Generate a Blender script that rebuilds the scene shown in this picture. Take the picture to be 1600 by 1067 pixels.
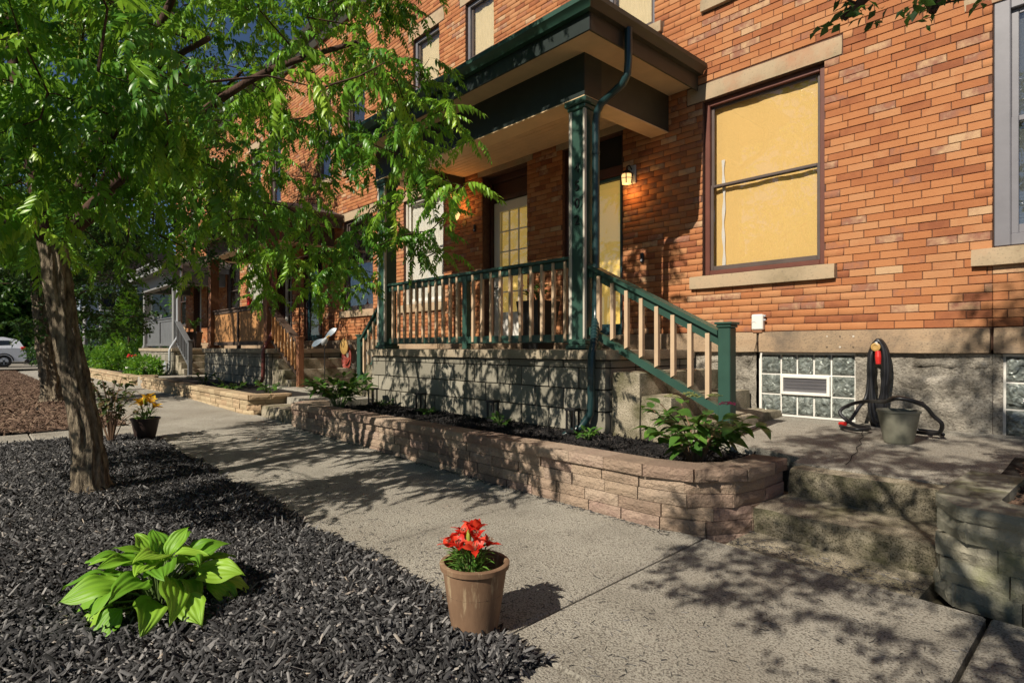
import bpy, math, random
import numpy as np
from mathutils import Vector, Matrix, Euler

for _o in list(bpy.data.objects):
    bpy.data.objects.remove(_o)
SC = bpy.context.scene
COL = SC.collection
PI = math.pi
R = math.radians
rnd = random.Random(7)
nrs = np.random.RandomState(11)

# ------------------------------------------------------------------ camera
FPX, CX, HOR, EYE, YAW = 916.0, 800.0, 543.0, 1.10, R(47.37)
cam_d = bpy.data.cameras.new('camera')
cam = bpy.data.objects.new('camera', cam_d)
COL.objects.link(cam)
cam.location = (0, 0, EYE)
cam.rotation_euler = (PI/2, 0, YAW)
cam_d.sensor_fit = 'HORIZONTAL'
cam_d.sensor_width = 36
cam_d.lens = 36*FPX/1600
cam_d.shift_y = (HOR-533.5)/1600
cam_d.clip_start = 0.05
cam_d.clip_end = 500
SC.camera = cam

# ------------------------------------------------------------------ sky, sun, exposure
LDIR = Vector((-0.06, 1.0, -0.83)).normalized()        # the way sunlight travels
SUN_EL = math.asin(-LDIR.z)
SUN_ROT = math.atan2(-LDIR.x, -LDIR.y)
world = bpy.data.worlds.new('World')
SC.world = world
world.use_nodes = True
wn = world.node_tree.nodes
wn.clear()
w_out = wn.new('ShaderNodeOutputWorld')
w_bg = wn.new('ShaderNodeBackground')
w_sky = wn.new('ShaderNodeTexSky')
w_sky.sky_type = 'NISHITA'
w_sky.sun_disc = False
w_sky.sun_elevation = SUN_EL
w_sky.sun_rotation = SUN_ROT
w_sky.air_density = 0.75
w_sky.ozone_density = 3.0
w_sky.dust_density = 0.2
w_bg.inputs['Strength'].default_value = 0.05
world.node_tree.links.new(w_sky.outputs[0], w_bg.inputs[0])
world.node_tree.links.new(w_bg.outputs[0], w_out.inputs[0])
sun_d = bpy.data.lights.new('sun', 'SUN')
sun_d.energy = 5.0
sun_d.angle = R(0.42)
sun_d.color = (1.0, 0.91, 0.78)
sun = bpy.data.objects.new('sun', sun_d)
COL.objects.link(sun)
sun.rotation_euler = LDIR.to_track_quat('-Z', 'Y').to_euler()
sun.location = (0, -20, 20)
SC.view_settings.view_transform = 'Standard'
SC.view_settings.look = 'None'
SC.view_settings.exposure = 0.32
SC.view_settings.gamma = 1.0
SC.view_settings.use_curve_mapping = False
SC.render.engine = 'CYCLES'
SC.cycles.max_bounces = 8
SC.cycles.transparent_max_bounces = 12
SC.cycles.use_denoising = True
try:
    SC.cycles.denoiser = 'OPENIMAGEDENOISE'
except Exception:
    pass

# ------------------------------------------------------------------ helpers
VX = Vector((-math.sin(YAW), math.cos(YAW)))
RX = Vector((math.cos(YAW), math.sin(YAW)))

def ray_y(u, Y, v=None):
    """where the line of sight through a picture column meets the vertical plane y = Y"""
    t = (u-CX)/FPX
    dx, dy = VX.x+t*RX.x, VX.y+t*RX.y
    d = Y/dy
    return (d*dx, Y, EYE+(HOR-v)/FPX*d if v is not None else 0)

def project(x, y, z):
    d = x*VX.x+y*VX.y
    l = x*RX.x+y*RX.y
    if d < 0.05:
        return None
    return (CX+FPX*l/d, HOR-FPX*(z-EYE)/d, d)

def ground_z(x, y):
    r = 0.0145*(min(max(-x, -8), 13)-1.7)
    if -x > 13:
        r -= 0.008*(min(-x, 34)-13)
    return r+0.033*(min(max(y, 1.2), 3.4)-3.0)

def obj(name, me, mat=None, parent=None):
    o = bpy.data.objects.new(name, me)
    COL.objects.link(o)
    if mat is not None and len(me.materials) == 0:
        me.materials.append(mat)
    if parent is not None:
        o.parent = parent
    return o

def thing(name, label, cat, loc=(0, 0, 0), rz=0, group=None):
    o = bpy.data.objects.new(name, None)
    COL.objects.link(o)
    o.empty_display_size = 0.1
    o.location = loc
    o.rotation_euler = (0, 0, rz)
    o['label'] = label
    o['category'] = cat
    if group:
        o['group'] = group
    return o

def tag(o, label=None, cat=None, group=None, kind=None):
    if label: o['label'] = label
    if cat: o['category'] = cat
    if group: o['group'] = group
    if kind: o['kind'] = kind
    return o

def part(name, parent, mat=None, me=None):
    o = obj(name, me, mat) if me else bpy.data.objects.new(name, None)
    if me is None:
        COL.objects.link(o)
    o.parent = parent
    return o

class MB:
    """collects shapes into one mesh"""
    def __init__(s):
        s.v, s.f, s.m = [], [], []
        s.mi = 0
    def add(s, vs, fs):
        n = len(s.v)
        s.v += [tuple(p) for p in vs]
        s.f += [tuple(i+n for i in f) for f in fs]
        s.m += [s.mi]*len(fs)
        return s
    def box(s, x0, x1, y0, y1, z0, z1, ch=0.0):
        if ch <= 0:
            vs = [(x0, y0, z0), (x1, y0, z0), (x1, y1, z0), (x0, y1, z0), (x0, y0, z1), (x1, y0, z1), (x1, y1, z1), (x0, y1, z1)]
            return s.add(vs, [(0, 3, 2, 1), (4, 5, 6, 7), (0, 1, 5, 4), (1, 2, 6, 5), (2, 3, 7, 6), (3, 0, 4, 7)])
        c = min(ch, (x1-x0)*.45, (y1-y0)*.45, (z1-z0)*.45)
        vs, idx = [], {}
        for sx in (0, 1):
            for sy in (0, 1):
                for sz in (0, 1):
                    X, Y, Z = (x0, x1)[sx], (y0, y1)[sy], (z0, z1)[sz]
                    ix, iy, iz = X+(c if sx == 0 else -c), Y+(c if sy == 0 else -c), Z+(c if sz == 0 else -c)
                    for k, p in enumerate(((X, iy, iz), (ix, Y, iz), (ix, iy, Z))):
                        idx[(sx, sy, sz, k)] = len(vs)
                        vs.append(p)
        fs = []
        for a in (0, 1):
            fs.append([idx[(a, 0, 0, 0)], idx[(a, 1, 0, 0)], idx[(a, 1, 1, 0)], idx[(a, 0, 1, 0)]][::(-1 if a == 0 else 1)])
            fs.append([idx[(0, a, 0, 1)], idx[(1, a, 0, 1)], idx[(1, a, 1, 1)], idx[(0, a, 1, 1)]][::(1 if a == 0 else -1)])
            fs.append([idx[(0, 0, a, 2)], idx[(1, 0, a, 2)], idx[(1, 1, a, 2)], idx[(0, 1, a, 2)]][::(-1 if a == 0 else 1)])
        for a in (0, 1):
            for b in (0, 1):
                e = [idx[(a, b, 0, 0)], idx[(a, b, 1, 0)], idx[(a, b, 1, 1)], idx[(a, b, 0, 1)]]
                fs.append(e if (a == b) is False else e[::-1])
                e = [idx[(a, 0, b, 0)], idx[(a, 1, b, 0)], idx[(a, 1, b, 2)], idx[(a, 0, b, 2)]]
                fs.append(e if (a == b) else e[::-1])
                e = [idx[(0, a, b, 1)], idx[(1, a, b, 1)], idx[(1, a, b, 2)], idx[(0, a, b, 2)]]
                fs.append(e if (a != b) else e[::-1])
        for sx in (0, 1):
            for sy in (0, 1):
                for sz in (0, 1):
                    e = [idx[(sx, sy, sz, k)] for k in range(3)]
                    fs.append(e if (sx+sy+sz) % 2 else e[::-1])
        return s.add(vs, fs)
    def prism(s, pts, axis, a, b):
        """polygon pts (2D) extruded along axis from a to b"""
        n = len(pts)
        def P(p, h):
            return {'x': (h, p[0], p[1]), 'y': (p[0], h, p[1]), 'z': (p[0], p[1], h)}[axis]
        vs = [P(p, a) for p in pts]+[P(p, b) for p in pts]
        fs = [tuple(range(n))[::-1], tuple(range(n, 2*n))]
        fs += [(i, (i+1) % n, n+(i+1) % n, n+i) for i in range(n)]
        return s.add(vs, fs)
    def tube(s, pts, rad, seg=8, caps=True, flat=None):
        pts = [Vector(p) for p in pts]
        n = len(pts)
        rs = rad if isinstance(rad, (list, tuple)) else [rad]*n
        vs, up = [], None
        for i in range(n):
            d = (pts[min(i+1, n-1)]-pts[max(i-1, 0)])
            if d.length < 1e-9: d = Vector((0, 0, 1))
            d.normalize()
            if up is None:
                up = Vector((0, 0, 1)) if abs(d.z) < .9 else Vector((1, 0, 0))
            a = d.cross(up)
            if a.length < 1e-6: a = d.orthogonal()
            a.normalize()
            b = a.cross(d).normalized()
            up = b
            for k in range(seg):
                th = 2*PI*k/seg
                q = a*math.cos(th)*rs[i]+b*math.sin(th)*rs[i]*(flat or 1)
                vs.append(tuple(pts[i]+q))
        fs = []
        for i in range(n-1):
            for k in range(seg):
                k2 = (k+1) % seg
                fs.append((i*seg+k, i*seg+k2, (i+1)*seg+k2, (i+1)*seg+k))
        if caps:
            fs.append(tuple(range(seg))[::-1])
            fs.append(tuple((n-1)*seg+k for k in range(seg)))
        return s.add(vs, fs)
    def lathe(s, prof, seg=24, c=(0, 0, 0)):
        n = len(prof)
        vs = []
        for r, z in prof:
            for k in range(seg):
                th = 2*PI*k/seg
                vs.append((c[0]+r*math.cos(th), c[1]+r*math.sin(th), c[2]+z))
        fs = [(i*seg+k, i*seg+(k+1) % seg, (i+1)*seg+(k+1) % seg, (i+1)*seg+k) for i in range(n-1) for k in range(seg)]
        return s.add(vs, fs)
    def xf(s, M):
        s.v = [tuple(M @ Vector(p)) for p in s.v]
        return s
    def mesh(s, name, smooth=False, mats=None):
        me = bpy.data.meshes.new(name)
        me.from_pydata(s.v, [], s.f)
        if mats:
            for m in mats: me.materials.append(m)
            me.polygons.foreach_set('material_index', s.m)
        if smooth:
            me.polygons.foreach_set('use_smooth', [True]*len(me.polygons))
        me.update()
        return me
    def build(s, name, mat, parent=None, smooth=False, auto=None):
        mats = mat if isinstance(mat, (list, tuple)) else [mat]
        me = s.mesh(name, smooth, mats)
        if auto is not None:
            me.polygons.foreach_set('use_smooth', [True]*len(me.polygons))
            me.set_sharp_from_angle(angle=R(auto))
        return obj(name, me, None, parent)

def fast_mesh(name, V, F, smooth=False, tone=None):
    """V (n,3), F (m,k) arrays; tone: per-vertex float attribute"""
    me = bpy.data.meshes.new(name)
    V = np.asarray(V, dtype=np.float32)
    F = np.asarray(F, dtype=np.int32)
    m, k = F.shape
    me.vertices.add(len(V))
    me.vertices.foreach_set('co', V.ravel())
    me.loops.add(m*k)
    me.loops.foreach_set('vertex_index', F.ravel())
    me.polygons.add(m)
    me.polygons.foreach_set('loop_start', np.arange(m, dtype=np.int32)*k)
    try:
        me.polygons.foreach_set('loop_total', np.full(m, k, dtype=np.int32))
    except Exception:
        pass
    if smooth:
        me.polygons.foreach_set('use_smooth', np.ones(m, dtype=bool))
    me.update(calc_edges=True)
    if tone is not None:
        a = me.attributes.new('tone', 'FLOAT', 'POINT')
        a.data.foreach_set('value', np.asarray(tone, dtype=np.float32))
    return me

def scatter_mesh(name, TV, TF, Ms, Ts, tone=None, smooth=False):
    """copies of a template (TV, TF) under N 3x3 matrices and N offsets, joined"""
    N, n = len(Ms), len(TV)
    V = np.einsum('nij,vj->nvi', Ms, TV)+Ts[:, None, :]
    F = (TF[None]+(np.arange(N)*n)[:, None, None]).reshape(-1, TF.shape[1])
    tn = np.repeat(tone, n) if tone is not None else None
    return fast_mesh(name, V.reshape(-1, 3), F, smooth, tn)

def hash3(x, y, z, s=0):
    q = math.sin(x*12.9898+y*78.233+z*37.719+s*4.1414)*43758.5453
    return q-math.floor(q)

# ------------------------------------------------------------------ materials
def nd(t, kind, **kw):
    n = t.nodes.new(kind)
    for k, v in kw.items():
        setattr(n, k, v)
    return n

def ramp(t, fac, stops):
    r = nd(t, 'ShaderNodeValToRGB')
    e = r.color_ramp.elements
    while len(e) < len(stops): e.new(0.5)
    for i, (p, c) in enumerate(stops):
        e[i].position = p
        e[i].color = (*c, 1) if len(c) == 3 else c
    t.links.new(fac, r.inputs[0])
    return r.outputs[0]

def mixc(t, fac, a, b, mode='MIX'):
    m = nd(t, 'ShaderNodeMix', data_type='RGBA', blend_type=mode)
    L = t.links
    for s, x in ((m.inputs[0], fac), (m.inputs[6], a), (m.inputs[7], b)):
        if isinstance(x, (int, float)): s.default_value = x
        elif isinstance(x, (tuple, list)): s.default_value = (*x, 1) if len(x) == 3 else x
        else: L.new(x, s)
    return m.outputs[2]

def noise(t, co, scale, detail=4, rough=.55, stretch=None, dist=0):
    n = nd(t, 'ShaderNodeTexNoise')
    n.inputs['Scale'].default_value = scale
    n.inputs['Detail'].default_value = detail
    n.inputs['Roughness'].default_value = rough
    n.inputs['Distortion'].default_value = dist
    if stretch:
        mp = nd(t, 'ShaderNodeMapping')
        mp.inputs['Scale'].default_value = stretch
        t.links.new(co, mp.inputs[0])
        co = mp.outputs[0]
    t.links.new(co, n.inputs['Vector'])
    return n.outputs['Fac']

def base_mat(name):
    m = bpy.data.materials.new(name)
    m.use_nodes = True
    t = m.node_tree
    t.nodes.clear()
    out = nd(t, 'ShaderNodeOutputMaterial')
    p = nd(t, 'ShaderNodeBsdfPrincipled')
    t.links.new(p.outputs[0], out.inputs[0])
    return m, t, p, out

def coords(t, kind='world'):
    if kind == 'world':
        return nd(t, 'ShaderNodeNewGeometry').outputs['Position']
    return nd(t, 'ShaderNodeTexCoord').outputs['Object']

def rough_mat(name, stops, scale=6, rough=.85, bump=.3, bscale=60, bdist=.01, co='world', speck=None, spec=.3, stretch=None, tone=None, stain=None, metallic=0, stain_stretch=None):
    """a surface whose colour runs over 'stops' by noise; tone: 'object' or 'attr' shifts it per piece"""
    m, t, p, out = base_mat(name)
    c = coords(t, co)
    f = noise(t, c, scale, 5, .6, stretch)
    if tone:
        if tone == 'object':
            tv = nd(t, 'ShaderNodeObjectInfo').outputs['Random']
        else:
            a = nd(t, 'ShaderNodeAttribute')
            a.attribute_name = 'tone'
            tv = a.outputs['Fac']
        f2 = nd(t, 'ShaderNodeMath', operation='MULTIPLY_ADD')
        t.links.new(f, f2.inputs[0])
        f2.inputs[1].default_value = .34
        t.links.new(tv, f2.inputs[2])
        f3 = nd(t, 'ShaderNodeMath', operation='SUBTRACT')
        t.links.new(f2.outputs[0], f3.inputs[0])
        f3.inputs[1].default_value = .17
        f = f3.outputs[0]
    col = ramp(t, f, stops)
    if speck:
        sc, lo, hi, c2, amt = speck
        s = noise(t, c, sc, 2, .5)
        k = ramp(t, s, [(lo, (0, 0, 0)), (hi, (amt,)*3)])
        col = mixc(t, k, col, c2)
    if stain:
        sc, lo, hi, c2, amt = stain
        s = noise(t, c, sc, 6, .65, stain_stretch)
        k = ramp(t, s, [(lo, (0, 0, 0)), (hi, (amt,)*3)])
        col = mixc(t, k, col, c2)
    t.links.new(col, p.inputs['Base Color'])
    p.inputs['Roughness'].default_value = rough
    p.inputs['Metallic'].default_value = metallic
    p.inputs['Specular IOR Level'].default_value = spec
    if bump:
        b = nd(t, 'ShaderNodeBump')
        b.inputs['Strength'].default_value = bump
        b.inputs['Distance'].default_value = bdist
        t.links.new(noise(t, c, bscale, 6, .65, stretch), b.inputs['Height'])
        t.links.new(b.outputs[0], p.inputs['Normal'])
    return m

def leaf_mat(name, stops, trans=.45, rough=.45, tone='attr', tcol=(.30, .50, .05), spec=.4, vein=None):
    m, t, p, out = base_mat(name)
    if tone == 'attr':
        a = nd(t, 'ShaderNodeAttribute'); a.attribute_name = 'tone'; f = a.outputs['Fac']
    else:
        f = nd(t, 'ShaderNodeObjectInfo').outputs['Random']
    c = coords(t)
    f2 = nd(t, 'ShaderNodeMath', operation='MULTIPLY_ADD')
    t.links.new(noise(t, c, 25, 2, .5), f2.inputs[0]); f2.inputs[1].default_value = .3
    t.links.new(f, f2.inputs[2])
    f3 = nd(t, 'ShaderNodeMath', operation='SUBTRACT'); t.links.new(f2.outputs[0], f3.inputs[0]); f3.inputs[1].default_value = .15
    col = ramp(t, f3.outputs[0], stops)
    t.links.new(col, p.inputs['Base Color'])
    p.inputs['Roughness'].default_value = rough
    p.inputs['Specular IOR Level'].default_value = spec
    tr = nd(t, 'ShaderNodeBsdfTranslucent')
    tc = mixc(t, .5, col, tcol)
    t.links.new(tc, tr.inputs[0])
    mx = nd(t, 'ShaderNodeMixShader')
    mx.inputs[0].default_value = trans
    t.links.new(p.outputs[0], mx.inputs[1]); t.links.new(tr.outputs[0], mx.inputs[2])
    t.links.new(mx.outputs[0], out.inputs[0])
    return m

def glass_mat(name, refl=.5, tint=(1, 1, 1)):
    m, t, p, out = base_mat(name)
    t.nodes.remove(p)
    tr = nd(t, 'ShaderNodeBsdfTransparent'); tr.inputs[0].default_value = (*tint, 1)
    gl = nd(t, 'ShaderNodeBsdfGlossy'); gl.inputs['Roughness'].default_value = .015
    lw = nd(t, 'ShaderNodeLayerWeight'); lw.inputs[0].default_value = .5
    pw = nd(t, 'ShaderNodeMath', operation='POWER'); t.links.new(lw.outputs['Facing'], pw.inputs[0]); pw.inputs[1].default_value = 4.0
    ml = nd(t, 'ShaderNodeMath', operation='MULTIPLY_ADD'); t.links.new(pw.outputs[0], ml.inputs[0]); ml.inputs[1].default_value = .8; ml.inputs[2].default_value = .16*refl
    b = nd(t, 'ShaderNodeBump'); b.inputs['Strength'].default_value = .05; b.inputs['Distance'].default_value = .02
    t.links.new(noise(t, coords(t), 3.0, 2, .5), b.inputs['Height'])
    t.links.new(b.outputs[0], gl.inputs['Normal'])
    mx = nd(t, 'ShaderNodeMixShader')
    t.links.new(ml.outputs[0], mx.inputs[0]); t.links.new(tr.outputs[0], mx.inputs[1]); t.links.new(gl.outputs[0], mx.inputs[2])
    t.links.new(mx.outputs[0], out.inputs[0])
    return m

def paint(name, c, rough=.45, var=.12, bump=.06, spec=.45, stain=None, co='world'):
    a = tuple(x*(1-var) for x in c); b = tuple(min(1, x*(1+var)) for x in c)
    return rough_mat(name, [(.3, a), (.7, b)], 5, rough, bump, 35, .004, spec=spec, stain=stain, co=co)

def emit_mat(name, c, s):
    m, t, p, out = base_mat(name)
    p.inputs['Base Color'].default_value = (*c, 1)
    p.inputs['Emission Color'].default_value = (*c, 1)
    p.inputs['Emission Strength'].default_value = s
    p.inputs['Roughness'].default_value = .3
    return m

BRK = [(.0, (.25, .088, .042)), (.10, (.33, .122, .052)), (.30, (.40, .158, .064)), (.52, (.44, .19, .080)), (.72, (.46, .225, .105)), (.84, (.40, .16, .068)), (.92, (.28, .13, .085)), (1.0, (.50, .32, .18))]
M = {}
M['brick_o'] = rough_mat('brick_clay', BRK, 9, .88, .5, 90, .006, speck=(140, .66, .74, (.10, .035, .02), .6), spec=.2, tone='object', stain=(.7, .5, .8, (.16, .07, .04), .35))
M['brick_a'] = rough_mat('brick_clay_far', BRK, 9, .88, .5, 90, .006, speck=(140, .66, .74, (.10, .035, .02), .6), spec=.2, tone='attr', stain=(.7, .5, .8, (.16, .07, .04), .35))
M['mortar'] = rough_mat('mortar', [(.3, (.08, .040, .028)), (.7, (.14, .075, .050))], 20, .95, .5, 120, .004)
M['stone_trim'] = rough_mat('sandstone_trim', [(.25, (.27, .21, .13)), (.5, (.40, .31, .20)), (.75, (.46, .33, .21))], 3.5, .9, .35, 70, .006, stain=(2.2, .5, .72, (.42, .17, .085), .55), speck=(60, .6, .7, (.14, .12, .09), .4))
M['water_table'] = rough_mat('sandstone_band', [(.2, (.26, .20, .13)), (.5, (.38, .265, .165)), (.8, (.45, .345, .23))], 2.4, .9, .5, 60, .01, stretch=(.5, 1, 2.2), stain=(2.2, .46, .66, (.13, .105, .08), .8), speck=(70, .55, .68, (.14, .11, .08), .6))
M['rubble'] = rough_mat('foundation_stone', [(.25, (.17, .155, .13)), (.5, (.37, .335, .275)), (.75, (.53, .48, .40))], 5, .95, 1., 40, .03, stain=(3.2, .48, .66, (.075, .065, .05), .8), speck=(60, .52, .66, (.10, .085, .065), .6))
M['concrete'] = rough_mat('old_concrete', [(.25, (.30, .275, .225)), (.5, (.43, .40, .335)), (.75, (.55, .515, .435))], 2.6, .93, 1., 110, .016, speck=(115, .50, .62, (.12, .105, .085), .8), stain=(1.3, .50, .72, (.16, .13, .095), .6))
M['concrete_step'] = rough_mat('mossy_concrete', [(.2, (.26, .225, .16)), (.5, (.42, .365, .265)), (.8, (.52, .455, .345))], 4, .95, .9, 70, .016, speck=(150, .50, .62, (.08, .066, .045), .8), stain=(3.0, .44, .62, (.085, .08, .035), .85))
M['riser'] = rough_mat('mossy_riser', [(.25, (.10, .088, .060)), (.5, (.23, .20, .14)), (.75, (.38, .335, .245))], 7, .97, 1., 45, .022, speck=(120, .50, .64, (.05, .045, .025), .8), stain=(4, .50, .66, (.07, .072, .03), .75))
M['cmu'] = rough_mat('concrete_block', [(.0, (.21, .195, .15)), (.5, (.27, .25, .195)), (1., (.33, .305, .24))], 4, .95, .6, 110, .008, speck=(150, .58, .7, (.07, .06, .045), .6), tone='object')
M['retain'] = rough_mat('split_face_block', [(.0, (.27, .185, .14)), (.25, (.38, .275, .20)), (.5, (.44, .33, .235)), (.75, (.48, .37, .275)), (1., (.39, .265, .21))], 12, .95, 1., 50, .03, stain=(3, .5, .68, (.12, .095, .07), .6), speck=(130, .58, .7, (.16, .10, .07), .5), tone='object')
M['retain_g'] = rough_mat('grey_weathered_block', [(.0, (.16, .15, .115)), (.4, (.27, .26, .20)), (.75, (.37, .35, .27)), (1., (.30, .27, .2))], 6, .96, .9, 60, .016, tone='object', stain=(4, .5, .68, (.16, .17, .06), .6))
M['retain_far'] = rough_mat('tan_wall_block', [(.0, (.30, .22, .13)), (.5, (.47, .37, .23)), (1., (.40, .28, .17))], 7, .95, .8, 60, .014, tone='object')
M['soil'] = rough_mat('dark_soil', [(.3, (.012, .010, .009)), (.7, (.03, .025, .02))], 14, 1, .8, 60, .02)
M['mulch'] = rough_mat('bark_mulch', [(.0, (.009, .009, .009)), (.4, (.042, .041, .042)), (.65, (.12, .118, .117)), (.85, (.26, .25, .24)), (1., (.42, .35, .27))], 60, .82, .4, 200, .003, tone='attr', spec=.35)
M['mulch_d'] = rough_mat('black_mulch', [(.0, (.006, .006, .006)), (.6, (.022, .02, .02)), (1., (.08, .065, .055))], 60, .9, .4, 200, .003, tone='attr', spec=.3)
M['mulch_b'] = rough_mat('brown_mulch', [(.0, (.07, .04, .028)), (.6, (.17, .11, .075)), (1., (.30, .22, .15))], 40, .95, .4, 200, .003, tone='attr')
M['green'] = paint('dark_green_paint', (.025, .068, .049), .42, .15, .08, .5, stain=(9, .62, .72, (.05, .12, .095), .25))
M['cream'] = paint('cream_paint', (.72, .51, .29), .55, .08, .05)
M['strip'] = paint('pale_trim_paint', (.50, .46, .38), .5, .1, .05)
M['balus'] = paint('beige_baluster_paint', (.52, .375, .24), .55, .1, .06)
M['beam'] = paint('black_green_paint', (.014, .022, .020), .45, .2, .05)
M['fascia'] = paint('olive_brown_paint', (.048, .043, .028), .5, .15, .05)
M['shingle'] = rough_mat('roof_shingle', [(.3, (.06, .045, .04)), (.7, (.12, .09, .08))], 12, .95, .5, 120, .006)
M['downpipe'] = paint('downspout_green', (.010, .033, .035), .3, .15, .03, .6)
M['frame_r'] = paint('red_brown_frame', (.13, .045, .030), .45, .15, .05)
M['frame_d'] = paint('dark_sash', (.10, .075, .065), .4, .15, .04)
M['frame_g'] = paint('grey_aluminium', (.17, .165, .18), .38, .1, .05, .6)
M['white'] = paint('white_paint', (.72, .70, .64), .45, .05, .04)
M['shade'] = rough_mat('woven_tan_shade', [(.3, (.64, .42, .145)), (.7, (.80, .555, .215))], 55, .85, .5, 300, .002, stretch=(9, 1, 1))
M['shade_l'] = rough_mat('pale_curtain', [(.3, (.62, .50, .27)), (.7, (.74, .61, .36))], 8, .85, .3, 60, .003, stretch=(6, 1, 1))
M['blind'] = rough_mat('white_blind', [(.3, (.60, .66, .66)), (.7, (.74, .78, .76))], 2, .6, .05, 60, .003)
M['curtain'] = rough_mat('white_lace_curtain', [(.3, (.55, .53, .45)), (.7, (.80, .77, .66))], 10, .85, .5, 80, .004, stretch=(5, 1, .6))
M['dark'] = paint('dark_interior', (.012, .010, .009), .8, .2, 0)
M['door_d'] = paint('dark_red_wood', (.055, .020, .014), .5, .2, .08)
M['teal'] = paint('teal_door', (.02, .06, .07), .4, .1, .05)
M['glass'] = glass_mat('window_glass', .6)
M['glass_b'] = glass_mat('sky_glass', .9)
M['black'] = paint('black_metal', (.012, .012, .012), .4, .2, .03)
M['rubber'] = paint('black_rubber_hose', (.014, .014, .016), .42, .2, .05)
M['metal'] = paint('galvanised_metal', (.38, .40, .42), .4, .1, .03)
M['brass'] = paint('brass_fitting', (.45, .28, .09), .35, .15, .03)
M['redp'] = paint('red_plastic', (.55, .025, .02), .35, .1, .02)
M['terra'] = rough_mat('weathered_terracotta', [(.25, (.115, .066, .038)), (.55, (.20, .120, .070)), (.8, (.26, .165, .10))], 9, .9, .3, 80, .004, stretch=(1, 1, .35), stain=(30, .55, .66, (.40, .31, .19), .7), stain_stretch=(1, 1, .12))
M['pot_d'] = paint('dark_plastic_pot', (.035, .022, .018), .45, .2, .04)
M['pot_g'] = rough_mat('grey_green_bucket', [(.3, (.16, .16, .12)), (.7, (.30, .29, .22))], 6, .7, .2, 60, .004)
M['pot_w'] = paint('white_planter', (.62, .60, .55), .6, .1, .05)
M['bark'] = rough_mat('tree_bark', [(.32, (.045, .034, .025)), (.5, (.20, .16, .11)), (.68, (.42, .345, .24))], 30, .95, 1., 26, .06, stretch=(1, 1, .28))
M['bark_d'] = rough_mat('dark_bark', [(.3, (.035, .020, .015)), (.7, (.10, .055, .038))], 12, .95, .8, 30, .02, stretch=(1, 1, .3))
GL = [(.0, (.022, .085, .014)), (.3, (.055, .17, .020)), (.6, (.115, .29, .026)), (.85, (.23, .43, .034)), (1., (.40, .57, .06))]
M['leaf'] = leaf_mat('golden_rain_leaf', GL, .34, .36, tcol=(.34, .56, .04))
M['leaf_d'] = leaf_mat('dark_small_leaf', [(.0, (.012, .035, .010)), (.6, (.03, .08, .018)), (1., (.07, .16, .03))], .3, .45, tcol=(.16, .32, .03))
M['leaf_m'] = leaf_mat('mid_green_leaf', [(.0, (.03, .09, .015)), (.6, (.07, .17, .025)), (1., (.14, .27, .04))], .35, .5, tcol=(.22, .42, .04))
M['leaf_o'] = leaf_mat('shrub_leaf', [(.0, (.028, .085, .016)), (.6, (.06, .15, .025)), (1., (.12, .25, .035))], .3, .4, tone='object', tcol=(.22, .4, .05))
M['hosta'] = leaf_mat('hosta_leaf', [(.0, (.12, .29, .022)), (.5, (.20, .40, .03)), (1., (.29, .49, .05))], .25, .48, tone='object', tcol=(.3, .5, .05), spec=.35)
M['stem'] = paint('green_stem', (.10, .16, .04), .6, .2, .05)
M['stem_b'] = paint('woody_stem', (.20, .12, .07), .8, .2, .1)
M['petal_r'] = leaf_mat('red_petal', [(.0, (.50, .012, .008)), (.6, (.68, .03, .012)), (1., (.75, .09, .04))], .3, .45, tone='object', tcol=(.8, .06, .03))
M['petal_y'] = leaf_mat('yellow_petal', [(.0, (.75, .36, .01)), (1., (.85, .55, .03))], .3, .45, tone='object', tcol=(.9, .6, .05))
M['petal_p'] = leaf_mat('pink_petal', [(.0, (.6, .08, .25)), (1., (.75, .35, .5))], .3, .5, tone='object', tcol=(.8, .3, .5))
M['bud'] = leaf_mat('yellow_green_bud', [(.0, (.32, .36, .04)), (1., (.48, .48, .07))], .25, .5, tcol=(.5, .5, .1))
M['bud2'] = leaf_mat('green_cream_floret', [(.0, (.30, .36, .12)), (1., (.50, .50, .26))], .25, .6, tone='object', tcol=(.5, .5, .2))
M['rose_leaf'] = leaf_mat('rose_leaf', [(.0, (.03, .06, .015)), (.6, (.07, .12, .025)), (1., (.16, .09, .05))], .3, .45, tone='object', tcol=(.2, .25, .05))
M['greyblue'] = paint('pale_blue_grey_siding', (.30, .36, .44), .6, .1, .05)
M['redhose'] = paint('faded_red_hose', (.30, .06, .04), .5, .2, .04)
M['metal_b'] = paint('blue_silver_metal', (.14, .18, .22), .35, .2, .03)
M['lamp'] = emit_mat('lit_lamp_glass', (1.0, .62, .24), 1.1)
M['shade_lit'] = emit_mat('lamplit_shade', (.80, .55, .14), .30)
M['road'] = rough_mat('asphalt', [(.3, (.20, .18, .15)), (.7, (.27, .245, .20))], 3, .95, .3, 90, .01)
M['ground'] = rough_mat('bare_ground', [(.3, (.05, .045, .028)), (.7, (.10, .085, .05))], 4, 1, .5, 30, .02)

# ================================================================== THE SETTING
WALL = 5.84                     # the brick face of the row
PORCH_Z = 1.08

def sheet(name, x0, x1, y0, y1, nx, ny, fz, mat, parent=None, smooth=True):
    V, F = [], []
    for j in range(ny+1):
        for i in range(nx+1):
            x = x0+(x1-x0)*i/nx; y = y0+(y1-y0)*j/ny
            V.append((x, y, fz(x, y)))
    for j in range(ny):
        for i in range(nx):
            a = j*(nx+1)+i
            F.append((a, a+1, a+nx+2, a+nx+1))
    me = fast_mesh(name, np.array(V), np.array(F), smooth)
    return obj(name, me, mat, parent)

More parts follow.
